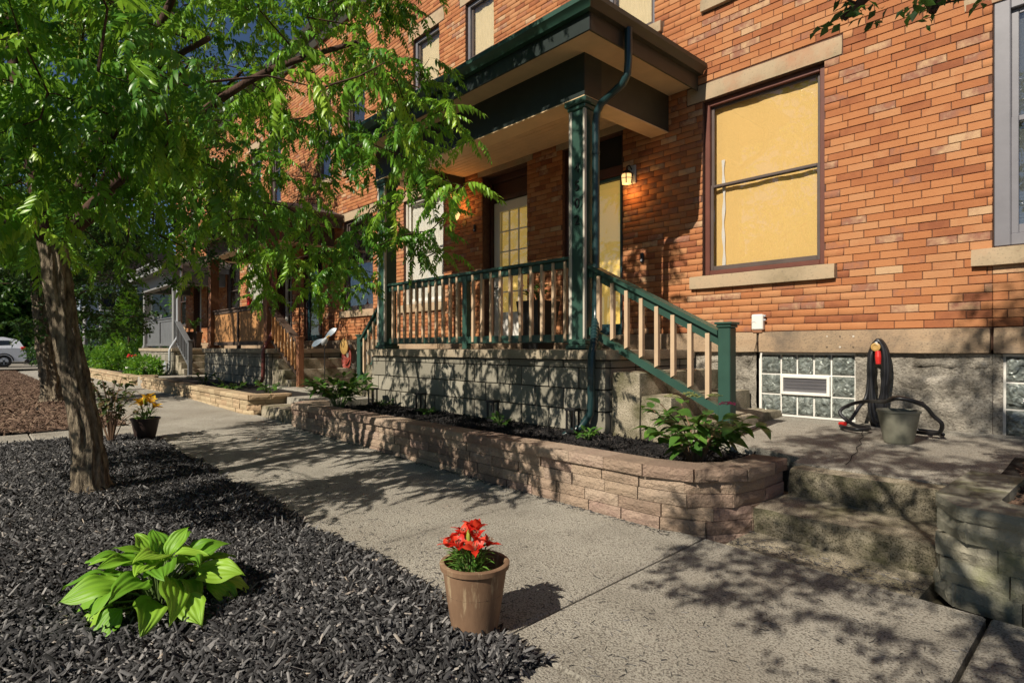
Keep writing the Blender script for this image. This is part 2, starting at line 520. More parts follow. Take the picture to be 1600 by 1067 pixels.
def gfar(x, y):
    k = min(1, max(0, (abs(x+14)-30)/30), 1)
    return (ground_z(x, y)-.10)*(1-k)+(-.10)*k - (0.0 if -60 < x < 20 else .02)
ground = sheet('ground', -150, 60, -60, 90, 210, 75, gfar, M['ground'])
tag(ground, kind='structure')

# street behind the camera and the cross street at the end of the row
street = sheet('street', -38, 30, -12, -2.75, 40, 4, lambda x, y: ground_z(x, 1.2)-.09, M['road']); tag(street, kind='structure')
mb = MB()
for i in range(30):
    xa, xb = -38+i*2.2, -38+(i+1)*2.2-.01
    za = ground_z((xa+xb)/2, 1.2)
    mb.box(xa, xb, -2.75, -2.55, za-.2, za+.04, .02)
kerb = mb.build('kerb', M['concrete']); tag(kerb, kind='structure')
cross = sheet('cross_street', -52, -38.5, -60, 60, 6, 30, lambda x, y: .015, M['road']); tag(cross, kind='structure')

# sidewalk: one slab after another
SLAB_X = [3.2, 2.0, .78, -.45, -1.74, -2.98, -4.2]
while SLAB_X[-1] > -37: SLAB_X.append(SLAB_X[-1]-1.22)
sidewalk = tag(bpy.data.objects.new('sidewalk', None), kind='structure'); COL.objects.link(sidewalk)

def slab_mesh(name, x0, x1, y0, y1, fz, th=.12, ch=.010, tilt=0, n=1):
    """a concrete slab with softened edges on a sloping plane"""
    dz = lambda x, y: fz(x, y)+tilt*((x-x0)/(x1-x0)-.5)
    o = [(x0, y0), (x1, y0), (x1, y1), (x0, y1)]
    i = [(x0+ch, y0+ch), (x1-ch, y0+ch), (x1-ch, y1-ch), (x0+ch, y1-ch)]
    vs = [(x, y, dz(x, y)-th) for x, y in o]+[(x, y, dz(x, y)-ch) for x, y in o]+[(x, y, dz(x, y)) for x, y in i]
    fs = [(0, 3, 2, 1), (8, 9, 10, 11)]
    for k in range(4):
        k2 = (k+1) % 4
        fs += [(k, k2, 4+k2, 4+k), (4+k, 4+k2, 8+k2, 8+k)]
    return MB().add(vs, fs).mesh(name)
for a, b in zip(SLAB_X[1:], SLAB_X[:-1]):
    obj('slab', slab_mesh('slab', a+.009, b-.009, 1.56, 3.10, ground_z, tilt=rnd.uniform(-.006, .006)), M['concrete'], sidewalk)

service = tag(bpy.data.objects.new('service_walk', None), kind='structure'); COL.objects.link(service)
for x0, x1 in ((-1.50, -.10), (-.09, 1.3)):
    obj('slab', slab_mesh('slab', x0, x1, .05, 1.548, ground_z), M['concrete'], service)
    obj('slab', slab_mesh('slab', x0, x1, -2.54, .04, ground_z), M['concrete'], service)
service2 = tag(bpy.data.objects.new('service_walk', None), kind='structure'); COL.objects.link(service2)
for y0, y1 in ((-2.54, -.6), (-.59, .5), (.51, 1.548)):
    obj('slab', slab_mesh('slab', -9.25, -8.15, y0, y1, ground_z), M['concrete'], service2)

# strip, two steps and the raised walk to the wall
def walk_z(x, y):
    return .335+.045*(y-3.85)
entry = tag(bpy.data.objects.new('entry_walk', None), kind='structure'); COL.objects.link(entry)
obj('slab', slab_mesh('slab', -1.62, -.70, 3.105, 3.9, lambda x, y: ground_z(x, y)-.004), M['concrete_step'], entry)

def rough_slab(name, x0, x1, y0, y1, z0, z1, amp, nx, ny, nz, seed, mat, parent, zf=None, round_=.02, front=None):
    """a cast or cut block with worn faces and edges"""
    V, F, ix = [], [], {}
    def vid(i, j, k):
        key = (i, j, k)
        if key in ix: return ix[key]
        a, b, c = i/nx, j/ny, k/nz
        x = x0+(x1-x0)*a; y = y0+(y1-y0)*b; z = z0+(z1-z0)*c
        e = sum(1 for q, n in ((i, nx), (j, ny), (k, nz)) if q in (0, n))
        if e >= 2:
            sh = round_*(1 if e == 2 else 1.5)
            if i in (0, nx): x += sh*(1 if i == 0 else -1)*.6
            if j in (0, ny): y += sh*(1 if j == 0 else -1)*.6
            if k in (0, nz): z += sh*(1 if k == 0 else -1)*.6
        x += (hash3(x, y, z, seed)-.5)*amp; y += (hash3(x, y, z, seed+1)-.5)*amp; z += (hash3(x, y, z, seed+2)-.5)*amp*.6
        if zf: z += zf(x, y)*c
        V.append((x, y, z)); ix[key] = len(V)-1
        return ix[key]
    for i in range(nx):
        for j in range(ny):
            F.append((vid(i, j, nz), vid(i+1, j, nz), vid(i+1, j+1, nz), vid(i, j+1, nz)))
            F.append((vid(i, j, 0), vid(i, j+1, 0), vid(i+1, j+1, 0), vid(i+1, j, 0)))
    for i in range(nx):
        for k in range(nz):
            F.append((vid(i, 0, k), vid(i+1, 0, k), vid(i+1, 0, k+1), vid(i, 0, k+1)))
            F.append((vid(i, ny, k), vid(i, ny, k+1), vid(i+1, ny, k+1), vid(i+1, ny, k)))
    for j in range(ny):
        for k in range(nz):
            F.append((vid(0, j, k), vid(0, j, k+1), vid(0, j+1, k+1), vid(0, j+1, k)))
            F.append((vid(nx, j, k), vid(nx, j+1, k), vid(nx, j+1, k+1), vid(nx, j, k+1)))
    mb = MB().add(V, F)
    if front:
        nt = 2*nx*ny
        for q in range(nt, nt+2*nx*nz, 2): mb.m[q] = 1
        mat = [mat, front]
    return mb.build(name, mat, parent, auto=38)
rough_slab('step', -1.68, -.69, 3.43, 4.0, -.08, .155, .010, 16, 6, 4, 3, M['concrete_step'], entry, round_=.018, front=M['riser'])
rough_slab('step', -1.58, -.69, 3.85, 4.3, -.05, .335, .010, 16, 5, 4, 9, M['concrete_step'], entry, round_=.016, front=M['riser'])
# the raised slab itself: an L of concrete round the foot of the stairs
pts = [(-1.585, 3.98), (-.68, 3.98), (-.10, 4.25), (.6, 4.6), (2.2, 4.7), (2.2, WALL-.004), (-2.60, WALL-.004), (-2.60, 4.30), (-1.95, 4.28), (-1.60, 4.14)]
vs = [(x, y, walk_z(x, y)+.003) for x, y in pts]+[(x, y, -.1) for x, y in pts]
n = len(pts)
MB().add(vs, [tuple(range(n))]+[(i, n+i, n+(i+1) % n, (i+1) % n) for i in range(n)]).build('slab', M['concrete'], entry)
# crack across the raised slab
ck = [ray_y(1349, 5.45), ray_y(1346, 5.3), ray_y(1349, 5.15), ray_y(1343, 5.0), ray_y(1346, 4.85), ray_y(1338, 4.7), ray_y(1340, 4.55), ray_y(1331, 4.4), ray_y(1329, 4.25), ray_y(1321, 4.1)]
mb = MB()
for (a, b) in zip(ck[:-1], ck[1:]):
    w = .0028
    mb.add([(a[0]-w, a[1], walk_z(*a[:2])+.0065), (a[0]+w, a[1], walk_z(*a[:2])+.0065), (b[0]+w, b[1], walk_z(*b[:2])+.0065), (b[0]-w, b[1], walk_z(*b[:2])+.0065)], [(0, 1, 2, 3)])
mb.build('crack', M['soil'], entry)
# small step of the path at the left end of the bed
entry2 = tag(bpy.data.objects.new('entry_walk', None), kind='structure'); COL.objects.link(entry2)
rough_slab('step', -8.85, -7.72, 3.12, 3.6, 0, .26, .012, 10, 4, 3, 5, M['concrete_step'], entry2)
rough_slab('slab', -8.85, -7.74, 3.5, WALL-.004, 0, .36, .006, 8, 8, 2, 6, M['concrete'], entry2, round_=.01)
entry3 = tag(bpy.data.objects.new('entry_walk', None), kind='structure'); COL.objects.link(entry3)
rough_slab('slab', -11.6, -9.6, 4.2, WALL-.004, 0, .37, .006, 8, 6, 2, 16, M['concrete'], entry3, round_=.01)
rough_slab('slab', -17.6, -16.6, 3.12, WALL-.004, 0, .36, .006, 6, 8, 2, 17, M['concrete'], entry3, round_=.01)

# ------------------------------------------------------------------ brick houses
def cut(a, b, holes):
    segs = [(a, b)]
    for h0, h1 in holes:
        ns = []
        for s0, s1 in segs:
            if h1 <= s0 or h0 >= s1: ns.append((s0, s1)); continue
            if h0 > s0: ns.append((s0, h0))
            if h1 < s1: ns.append((h1, s1))
        segs = ns
    return segs

COURSE, BLEN, JNT = .0677, .2075, .0052

def brick_rects(x0, x1, z0, z1, holes, seed):
    rg = random.Random(seed)
    out = []
    nrow = int((z1-z0)/COURSE)
    for r in range(nrow):
        za, zb = z0+r*COURSE, z0+(r+1)*COURSE-JNT
        zc = (za+zb)/2
        hs = [(h[0]-.002, h[1]+.002) for h in holes if h[2]-.012 < zc < h[3]+.012]
        x = x0-BLEN*(.5 if r % 2 else 0)-rg.uniform(0, .02)
        while x < x1:
            L = BLEN*rg.uniform(.97, 1.03)
            for a, b in cut(max(x, x0), min(x+L-JNT, x1), hs):
                if b-a > .022:
                    out.append((a, b, za+rg.uniform(-.001, .001), zb+rg.uniform(-.001, .001), rg.uniform(-.003, .003)))
            x += L
    return out

BT = np.array([(0, 1, 0), (1, 1, 0), (1, 1, 1), (0, 1, 1)])     # template: rim
def brick_geo(a, b, za, zb, off, Y=WALL):
    c = .0035
    y0, y1, y2 = Y+off, Y+off+c, Y+.03
    vs = [(a+c, y0, za+c), (b-c, y0, za+c), (b-c, y0, zb-c), (a+c, y0, zb-c),
          (a, y1, za), (b, y1, za), (b, y1, zb), (a, y1, zb),
          (a, y2, za), (b, y2, za), (b, y2, zb), (a, y2, zb)]
    fs = [(0, 1, 2, 3)]
    for k in range(4):
        k2 = (k+1) % 4
        fs += [(4+k, 4+k2, k2, k), (8+k, 8+k2, 4+k2, 4+k)]
    return vs, fs

def lay_bricks(wall, rects, n_single, seed):
    """the bricks that show largest become single objects, the rest one joined part"""
    rg = random.Random(seed)
    def size(q):
        p = [project(q[0], WALL, q[2]), project(q[1], WALL, q[3])]
        if None in p: return -1
        u, v = (p[0][0]+p[1][0])/2, (p[0][1]+p[1][1])/2
        if not (-10 < u < 1610 and -10 < v < 560): return -1
        if u < 1040 and v > 50: return 0       # behind porch or leaves
        return (p[1][0]-p[0][0])*abs(p[0][1]-p[1][1])
    rects = sorted(rects, key=size, reverse=True)
    single = [q for q in rects[:n_single] if size(q) > 0]
    rest = rects[len(single):]
    for q in single:
        me = MB().add(*brick_geo(*q)).mesh('brick')
        obj('brick', me, M['brick_o'], wall)
    if rest:
        V, F, T = [], [], []
        for q in rest:
            vs, fs = brick_geo(*q)
            n = len(V)
            V += vs; F += [tuple(i+n for i in f) for f in fs]; T += [rg.random()]*len(vs)
        me = fast_mesh('bricks', np.array(V), np.array(F), False, T)
        o = obj('bricks', me, M['brick_a'], wall); o['kind'] = 'stuff'

def wall_core(house, x0, x1, z0, z1, holes, depth=.26):
    """mortar face, with reveals round every opening"""
    xs = sorted(set([x0, x1]+[h[0] for h in holes]+[h[1] for h in holes]))
    zs = sorted(set([z0, z1]+[h[2] for h in holes]+[h[3] for h in holes]))
    mb = MB()
    Y = WALL+.009
    for i in range(len(xs)-1):
        for k in range(len(zs)-1):
            xc, zc = (xs[i]+xs[i+1])/2, (zs[k]+zs[k+1])/2
            if any(h[0] < xc < h[1] and h[2] < zc < h[3] for h in holes): continue
            mb.add([(xs[i], Y, zs[k]), (xs[i+1], Y, zs[k]), (xs[i+1], Y, zs[k+1]), (xs[i], Y, zs[k+1])], [(0, 1, 2, 3)])
    for h in holes:
        a, b, c, d = h[:4]
        D = Y+depth
        mb.add([(a, Y, c), (a, D, c), (a, D, d), (a, Y, d)], [(0, 1, 2, 3)])
        mb.add([(b, Y, c), (b, Y, d), (b, D, d), (b, D, c)], [(0, 1, 2, 3)])
        mb.add([(a, Y, d), (a, D, d), (b, D, d), (b, Y, d)], [(0, 1, 2, 3)])
        mb.add([(a, Y, c), (b, Y, c), (b, D, c), (a, D, c)], [(0, 1, 2, 3)])
    return mb.build('wall', M['mortar'], house)

def window(house, x0, x1, z0, z1, style, Y=WALL):
    fm, sm, cl, gl = {'tan': ('frame_r', 'frame_d', 'shade', 'glass'), 'pale': ('frame_g', 'frame_d', 'shade_l', 'glass'),
                      'grey': ('frame_g', 'frame_g', 'blind', 'glass_b'), 'white': ('strip', 'white', 'curtain', 'glass'),
                      'dark': ('frame_d', 'frame_d', 'dark', 'glass_b')}[style]
    w = .055 if style != 'grey' else .10
    fy = Y+(.055 if style != 'grey' else .012)
    mb = MB()
    a, b, c, d = x0+.003, x1-.003, z0+.003, z1-.003
    mb.box(a, a+w, fy, fy+.14, c, d, .006); mb.box(b-w, b, fy, fy+.14, c, d, .006)
    mb.box(a+w, b-w, fy+.002, fy+.14, d-w, d, .006); mb.box(a+w, b-w, fy+.002, fy+.14, c, c+w*.9, .006)
    f = mb.build('window', M[fm], house)
    a, b, c, d = a+w, b-w, c+w*.9, d-w
    zm = (c+d)/2+.01*(d-c)
    for up in (1, 0):
        mb = MB()
        y = fy+(.03 if up else .062)
        y = fy+(.035 if up else .070) if False else (fy+.040 if up else fy+.020)
        lo, hi = (zm-.018, d) if up else (c, zm+.018)
        s = .032 if style != 'grey' else .045
        mb.box(a, a+s, y, y+.02, lo, hi, .004); mb.box(b-s, b, y, y+.02, lo, hi, .004)
        mb.box(a+s, b-s, y+.001, y+.02, hi-s*.9, hi, .004); mb.box(a+s, b-s, y+.001, y+.02, lo, lo+s*(.9 if up else 1.5), .004)
        sash = mb.build('sash', M[sm], f)
        MB().box(a+s-.004, b-s+.004, y+.008, y+.011, lo+s*.8, hi-s*.8).build('pane', M[gl], f)
    if style in ('grey',):
        zz = c
        mb = MB()
        while zz < d-.02:
            mb.add([(a, fy+.102, zz), (b, fy+.102, zz), (b, fy+.082, zz+.02), (a, fy+.082, zz+.02)], [(0, 1, 2, 3)])
            zz += .0255
        o = mb.build('blind', M[cl], f)
        MB().box(a, b, fy+.115, fy+.12, c, d).build('backing', M['dark'], f)
    else:
        # a hanging shade with slight waves
        n = 28
        V, F = [], []
        for i in range(n+1):
            x = a+(b-a)*i/n
            y = fy+.095+.005*math.sin(i*.55+x0*7)+.002*math.sin(i*1.7)+(.010*math.sin(i*2.2) if style == 'white' else 0)
            V += [(x, y, c), (x, y, d)]
        F = [(2*i, 2*i+2, 2*i+3, 2*i+1) for i in range(n)]
        fast = fast_mesh('shade', np.array(V), np.array(F), True)
        obj('curtain' if style == 'white' else 'shade', fast, M[cl], f)
        if style == 'tan':      # narrow wavy near-white strip just in front of the shade
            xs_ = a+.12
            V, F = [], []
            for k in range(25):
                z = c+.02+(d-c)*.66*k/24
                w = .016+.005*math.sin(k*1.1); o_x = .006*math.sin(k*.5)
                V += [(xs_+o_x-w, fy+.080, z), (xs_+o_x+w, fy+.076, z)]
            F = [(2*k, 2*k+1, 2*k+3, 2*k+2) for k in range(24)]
            obj('pale_strip', fast_mesh('pale_strip', np.array(V), np.array(F), True), M['white'], f)
    return f

def stone_bar(house, name, x0, x1, z0, z1, proud, seed, depth=.12, mat='stone_trim'):
    return rough_slab(name, x0, x1, WALL-proud, WALL+depth, z0, z1, .004, max(2, int((x1-x0)/.12)), 2, 2, seed, M[mat], house, round_=.008)

def sandstone_band(house, cuts, z0, z1):
    first = None
    for i in range(len(cuts)-1):
        o = rough_slab('water_table' if first is None else 'stone', cuts[i]+.004, cuts[i+1]-.004, WALL-.045, WALL+.1, z0, z1, .004, max(2, int((cuts[i+1]-cuts[i])/.2)), 2, 3, 40+i+int(cuts[i]*7), M['water_table'], house if first is None else first, round_=.01)
        first = first or o

def rubble(house, x0, x1, z0, z1, holes, seed, Y=WALL, stones=True):
    """rough foundation: a lumpy rendered face with the bigger stones standing proud"""
    V, F = [], []
    nx, nz = int((x1-x0)/.06), max(2, int((z1-z0)/.06))
    for k in range(nz+1):
        for i in range(nx+1):
            x = x0+(x1-x0)*i/nx; z = z0+(z1-z0)*k/nz
            V.append((x, Y+.004+.02*hash3(x, z, 1, seed), z))
    for k in range(nz):
        for i in range(nx):
            xc, zc = x0+(x1-x0)*(i+.5)/nx, z0+(z1-z0)*(k+.5)/nz
            if any(h[0] < xc < h[1] and h[2] < zc < h[3] for h in holes): continue
            a = k*(nx+1)+i
            F.append((a, a+1, a+nx+2, a+nx+1))
    f = obj('foundation', fast_mesh('foundation', np.array(V), np.array(F), True), M['rubble'], house)
    if not stones: return f
    rg = random.Random(seed)
    z = z0+.03
    while z < z1-.1:
        h = min(rg.uniform(.15, .24), z1-.012-z)
        x = x0+rg.uniform(-.2, 0)
        while x < x1:
            L = rg.uniform(.25, .55)
            for a, b in cut(max(x, x0), min(x+L-.025, x1), [(q[0]-.03, q[1]+.03) for q in holes if q[2]-.02 < z+h and q[3]+.02 > z]):
                if b-a > .12:
                    rough_stone('stone', a, b, Y-.012, Y+.05, z, z+h-.018, rg.randint(0, 9999), M['rubble'], f)
            x += L
        z += h
    return f

def rough_stone(name, x0, x1, y0, y1, z0, z1, seed, mat, parent):
    n, k = max(3, int((x1-x0)/.09)), max(3, int((z1-z0)/.06))
    V, F = [], []
    for j in range(k+1):
        for i in range(n+1):
            a, c = i/n, j/k
            e = min(a, 1-a)*(x1-x0); g = min(c, 1-c)*(z1-z0)
            edge = min(1, min(e, g)/.035)
            x = x0+(x1-x0)*a+(hash3(i, j, 3, seed)-.5)*.03*(1 if 0 < i < n else .6)
            z = z0+(z1-z0)*c+(hash3(i, j, 5, seed)-.5)*.025*(1 if 0 < j < k else .5)
            y = y1+(y0-y1)*(edge**.5)+(hash3(i, j, 8, seed)-.5)*.018*edge
            V.append((x, y, z))
    for j in range(k):
        for i in range(n):
            q = j*(n+1)+i
            F.append((q, q+1, q+n+2, q+n+1))
    return obj(name, fast_mesh(name, np.array(V), np.array(F), True), mat, parent)

def glass_block_window(house, x0, x1, z0, z1, cols, rows, vent=None):
    root = MB()
    root.box(x0, x1, WALL+.05, WALL+.12, z0, z1)
    m = .012
    # white mortar grid a little proud
    g = root.build('glass_block_window', M['white'], house)
    tot = sum(cols)
    xs = [x0+.02]
    for c in cols: xs.append(xs[-1]+c*(x1-x0-.04)/tot)
    hs = (z1-z0-.03)/rows
    rg = random.Random(int(x0*100))
    for i in range(len(cols)):
        for k in range(rows):
            if vent and i in vent[0] and k in vent[1]: continue
            a, b = xs[i]+m/2, xs[i+1]-m/2
            c, d = z0+.015+k*hs+m/2, z0+.015+(k+1)*hs-m/2
            nx = 9
            V, F = [], []
            for r in range(nx+1):
                for q in range(nx+1):
                    s, t = q/nx, r/nx
                    e = min(1, min(s, 1-s, t, 1-t)/.16)
                    y = WALL+.048-.030*(e**.6)+(.0045*math.sin(9*s+5*t+rg.random()*.6)+.0045*math.sin(7*t-6*s+i+k) if e > .9 else 0)
                    V.append((a+(b-a)*s, y, c+(d-c)*t))
            for r in range(nx):
                for q in range(nx):
                    w = r*(nx+1)+q
                    F.append((w, w+1, w+nx+2, w+nx+1))
            obj('glass_block', fast_mesh('glass_block', np.array(V), np.array(F), True), M['gblock'], g)
    if vent:
        a, b = xs[vent[0][0]]+.004, xs[vent[0][-1]+1]-.004
        c, d = z0+.015+vent[1][0]*hs+.004, z0+.015+(vent[1][-1]+1)*hs-.004
        mb = MB(); y = WALL+.012; w = .028
        mb.box(a, a+w, y, y+.05, c, d, .004); mb.box(b-w, b, y, y+.05, c, d, .004)
        mb.box(a+w, b-w, y+.001, y+.05, d-w, d, .004); mb.box(a+w, b-w, y+.001, y+.05, c, c+w, .004)
        v = mb.build('vent', M['white'], g)
        for q in range(4):
            zq = c+w+(d-c-2*w)*q/4
            MB().add([(a+w, y+.03, zq), (b-w, y+.03, zq), (b-w, y+.014, zq+.03), (a+w, y+.014, zq+.03)], [(0, 1, 2, 3)]).build('louvre', M['frame_g'], v)

m_, t_, p_, o_ = base_mat('glass_block_glass')
c_ = coords(t_)
t_.links.new(ramp(t_, noise(t_, c_, 14, 3, .5, None, 1.5), [(.35, (.08, .092, .082)), (.55, (.18, .20, .18)), (.75, (.34, .37, .34))]), p_.inputs['Base Color'])
p_.inputs['Roughness'].default_value = .06
p_.inputs['Specular IOR Level'].default_value = .8
b_ = nd(t_, 'ShaderNodeBump'); b_.inputs['Strength'].default_value = .9; b_.inputs['Distance'].default_value = .05
t_.links.new(noise(t_, c_, 18, 2, .4, None, 1.0), b_.inputs['Height']); t_.links.new(b_.outputs[0], p_.inputs['Normal'])
M['gblock'] = m_

def door_white(house, x0, x1, z1, lit='shade_lit'):
    y = WALL+.20
    fr = MB(); w = .05
    fr.box(x0+.004, x0+w, y-.05, y+.06, PORCH_Z, z1-.003, .004); fr.box(x1-w, x1-.004, y-.05, y+.06, PORCH_Z, z1-.003, .004)
    fr.box(x0+w, x1-w, y-.049, y+.06, z1-.10, z1-.003, .004); fr.box(x0+w, x1-w, y-.049, y+.06, 3.36, 3.43, .004)
    f = fr.build('door_frame', M['door_d'], house)
    MB().box(x0+w, x1-w, y, y+.03, 3.43, z1-.10).build('transom', M['door_d'], f)
    a, b, c, d = x0+w+.006, x1-w-.006, PORCH_Z+.015, 3.352
    gx0, gx1, gz0, gz1 = a+.13, b-.13, c+.55, d-.15
    mb = MB()
    mb.box(a, gx0, y, y+.045, c, d, .003); mb.box(gx1, b, y, y+.045, c, d, .003)
    mb.box(gx0, gx1, y, y+.045, gz1, d, .003); mb.box(gx0, gx1, y, y+.045, c, gz0, .003)
    dr = mb.build('door', M['white'], house)
    g = MB()
    for i in range(1, 3):
        x = gx0+(gx1-gx0)*i/3
        g.box(x-.009, x+.009, y+.006, y+.03, gz0, gz1)
    for k in range(1, 5):
        z = gz0+(gz1-gz0)*k/5
        g.box(gx0, gx1, y+.008, y+.028, z-.009, z+.009)
    g.build('muntin_grid', M['white'], dr)
    for i in range(3):
        for k in range(5):
            MB().box(gx0+(gx1-gx0)*i/3+.010, gx0+(gx1-gx0)*(i+1)/3-.010, y+.016, y+.019, gz0+(gz1-gz0)*k/5+.010, gz0+(gz1-gz0)*(k+1)/5-.010).build('pane', M['glass'], dr)
    MB().box(gx0, gx1, y+.055, y+.06, gz0, gz1).build('shade', M[lit], dr)
    hb = MB().tube([(a+.065, y, 2.02), (a+.065, y-.04, 2.02)], .012, 10)
    hb.lathe([(.0, 0), (.028, .006), (.03, .02), (.0, .035)], 12, (0, 0, 0))
    MB().tube([(a+.065, y, 2.02), (a+.065, y-.045, 2.02), (a+.14, y-.05, 2.02)], .011, 8).build('handle', M['black'], dr)
    MB().box(a, b, y-.03, y+.1, PORCH_Z+.001, PORCH_Z+.014).build('threshold', M['metal'], f)

def door_storm(house, x0, x1, z1, lit='shade_lit'):
    y = WALL+.06
    fr = MB(); w = .06
    fr.box(x0+.004, x0+w, y, y+.12, PORCH_Z, z1-.003, .004); fr.box(x1-w, x1-.004, y, y+.12, PORCH_Z, z1-.003, .004)
    fr.box(x0+w, x1-w, y+.001, y+.12, 3.24, 3.36, .004)
    f = fr.build('door_frame', M['door_d'], house)
    MB().box(x0+w, x1-w, y+.05, y+.08, 3.36, z1-.01).build('transom', M['dark'], f)
    a, b, c, d = x0+w+.005, x1-w-.005, PORCH_Z+.015, 3.235
    s = .075
    mb = MB()
    mb.box(a, a+s, y+.02, y+.055, c, d, .004); mb.box(b-s*.5, b, y+.02, y+.055, c, d, .004)
    mb.box(a+s, b-s*.5, y+.021, y+.055, d-s*.5, d, .004); mb.box(a+s, b-s*.5, y+.021, y+.055, c, c+.30, .004)
    dr = mb.build('door', M['teal'], house)
    MB().box(a+s, b-s*.5, y+.034, y+.038, c+.30, d-s*.5).build('pane', M['glass'], dr)
    MB().box(a+s, b-s*.5, y+.075, y+.08, c+.30, d-s*.5).build('shade', M[lit], dr)
    MB().tube([(a+.03, y+.02, 2.05), (a+.03, y-.03, 2.06), (a+.05, y-.035, 2.16), (a+.03, y+.0, 2.20)], .009, 8).build('handle', M['metal'], dr)

def brick_house(label, c, x0, x1, n_single, seed, mode='main'):
    """half of a row: two doors under one porch, a window either side, four windows above"""
    h = thing('brick_house', label, 'house', ((x0+x1)/2, WALL, 0), 0, 'brick houses in the row')
    h.matrix_world = Matrix.Translation(((x0+x1)/2, WALL, 0))
    ZT = 8.1
    lowR, lowL = (c+2.39, c+3.63, 1.88, 3.77), (c-3.62, c-2.38, 1.88, 3.77)
    dR, dL = (c+.33, c+1.33, PORCH_Z, 3.75), (c-1.35, c-.35, PORCH_Z, 3.75)
    ups = [(c-3.30, c-2.50), (c-1.78, c-1.08), (c+1.08, c+1.78), (c+2.50, c+3.30)]
    ups = [(a, b, 4.86, 6.62) for a, b in ups]
    if mode == 'right':
        lowL = (-.82, .42, 1.88, 3.80)
    holes = [lowR, lowL, dR, dL]+ups
    trims = []
    for o in (lowR, lowL): trims += [('sill', o[0]-.14, o[1]+.11, 1.73, 1.88, .05), ('lintel', o[0]-.19, o[1]+.16, 3.77, 3.96, .006)]
    for o in (dR, dL): trims += [('lintel', o[0]-.12, o[1]+.12, 3.75, 3.95, .006)]
    for o in ups: trims += [('sill', o[0]-.12, o[1]+.12, 4.72, 4.86, .05), ('lintel', o[0]-.15, o[1]+.15, 6.62, 6.86, .006)]
    keep = lambda q: q[1] > x0 and q[0] < x1
    holes = [q for q in holes if keep(q)]
    trims = [q for q in trims if keep(q[1:])]
    bz = 1.26
    H = lambda o: o
    wall = wall_core(h, x0, x1, bz, ZT, [q for q in holes if True])
    rects = brick_rects(x0, x1, bz+.004, ZT, holes+[(t[1], t[2], t[3], t[4]) for t in trims], seed)
    lay_bricks(wall, rects, n_single, seed)
    for k, t in enumerate(trims):
        stone_bar(h, t[0], t[1]+.003, t[2]-.003, t[3]+.003, t[4]-.004, t[5], seed+k)
    st = {'main': ('tan', 'white', 'pale'), 'right': ('grey', 'grey', 'grey'), 'mid': ('dark', 'white', 'dark'), 'far': ('dark', 'dark', 'dark')}[mode]
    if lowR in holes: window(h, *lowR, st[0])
    if lowL in holes: window(h, *lowL, st[1])
    for o in ups:
        if o in holes: window(h, *o, st[2])
    if dR in holes:
        (door_storm if mode == 'main' else door_white if mode == 'far' else door_storm)(h, *dR[:2], dR[3], 'shade_lit' if mode == 'main' else 'dark')
    if dL in holes:
        door_white(h, *dL[:2], dL[3], 'shade_lit' if mode == 'main' else 'dark')
    # foundation and sandstone band
    gb = []
    if mode == 'main': gb = [(-2.685, -1.782, .425, 1.05)]
    if mode == 'right': gb = [(-.775, .13, .40, 1.05)]
    rubble(h, x0, x1, .05, 1.05, [(a-.005, b+.005, z0-.005, z1+.1) for a, b, z0, z1 in gb], seed, stones=mode in ('main', 'right'))
    n = max(1, round((x1-x0)/1.9))
    cuts = [x0+(x1-x0)*i/n for i in range(n+1)]
    sandstone_band(h, cuts, 1.05, bz)
    for a, b, z0, z1 in gb:
        glass_block_window(h, a, b, z0, z1, (1.2, .92, .92, .92, 1.2), 3, ((1, 2, 3), (1,)) if mode == 'main' else None)
    # the body of the building behind the face, and its cornice
    mb = MB().box(x0+.01, x1-.01, WALL+.30, WALL+9, 0, ZT-.05)
    mb.build('body', M['mortar'], h)
    MB().prism([(WALL-.28, ZT+.30), (WALL-.26, ZT+.18), (WALL-.10, ZT+.06), (WALL-.06, ZT-.10), (WALL+.5, ZT-.10), (WALL+.5, ZT+.32)], 'x', x0+.005, x1-.005).build('cornice', M['fascia'], h)
    # children were modelled in scene coordinates
    for ch in h.children:
        ch.matrix_parent_inverse = h.matrix_world.inverted()
    return h

main_house = brick_house('orange brick house with tan window shades behind the green porch', -5.68, -10.0, -.826, 300, 21, 'main')
right_house = brick_house('brick house at the right edge with a grey framed window and white blinds', 2.8, -.823, 3.2, 260, 22, 'right')
mid_house = brick_house('shaded brick house behind the brown wooden porch', -14.05, -18.1, -10.01, 0, 23, 'mid')
far_house = brick_house('farthest brick house of the row, behind the grey and white porch', -21.9, -25.7, -18.11, 0, 24, 'far')

def settle(t):
    """a thing whose parts were modelled in scene coordinates"""
    Mx = Matrix.Translation(t.location) @ t.rotation_euler.to_matrix().to_4x4()
    for ch in t.children:
        ch.matrix_parent_inverse = Mx.inverted()
    return t

# ------------------------------------------------------------------ porches
def sloped_bar(mb, xa, za, xb, zb, y0, y1, th):
    mb.add([(xa, y0, za-th), (xb, y0, zb-th), (xb, y1, zb-th), (xa, y1, za-th), (xa, y0, za), (xb, y0, zb), (xb, y1, zb), (xa, y1, za)],
           [(0, 3, 2, 1), (4, 5, 6, 7), (0, 1, 5, 4), (1, 2, 6, 5), (2, 3, 7, 6), (3, 0, 4, 7)])

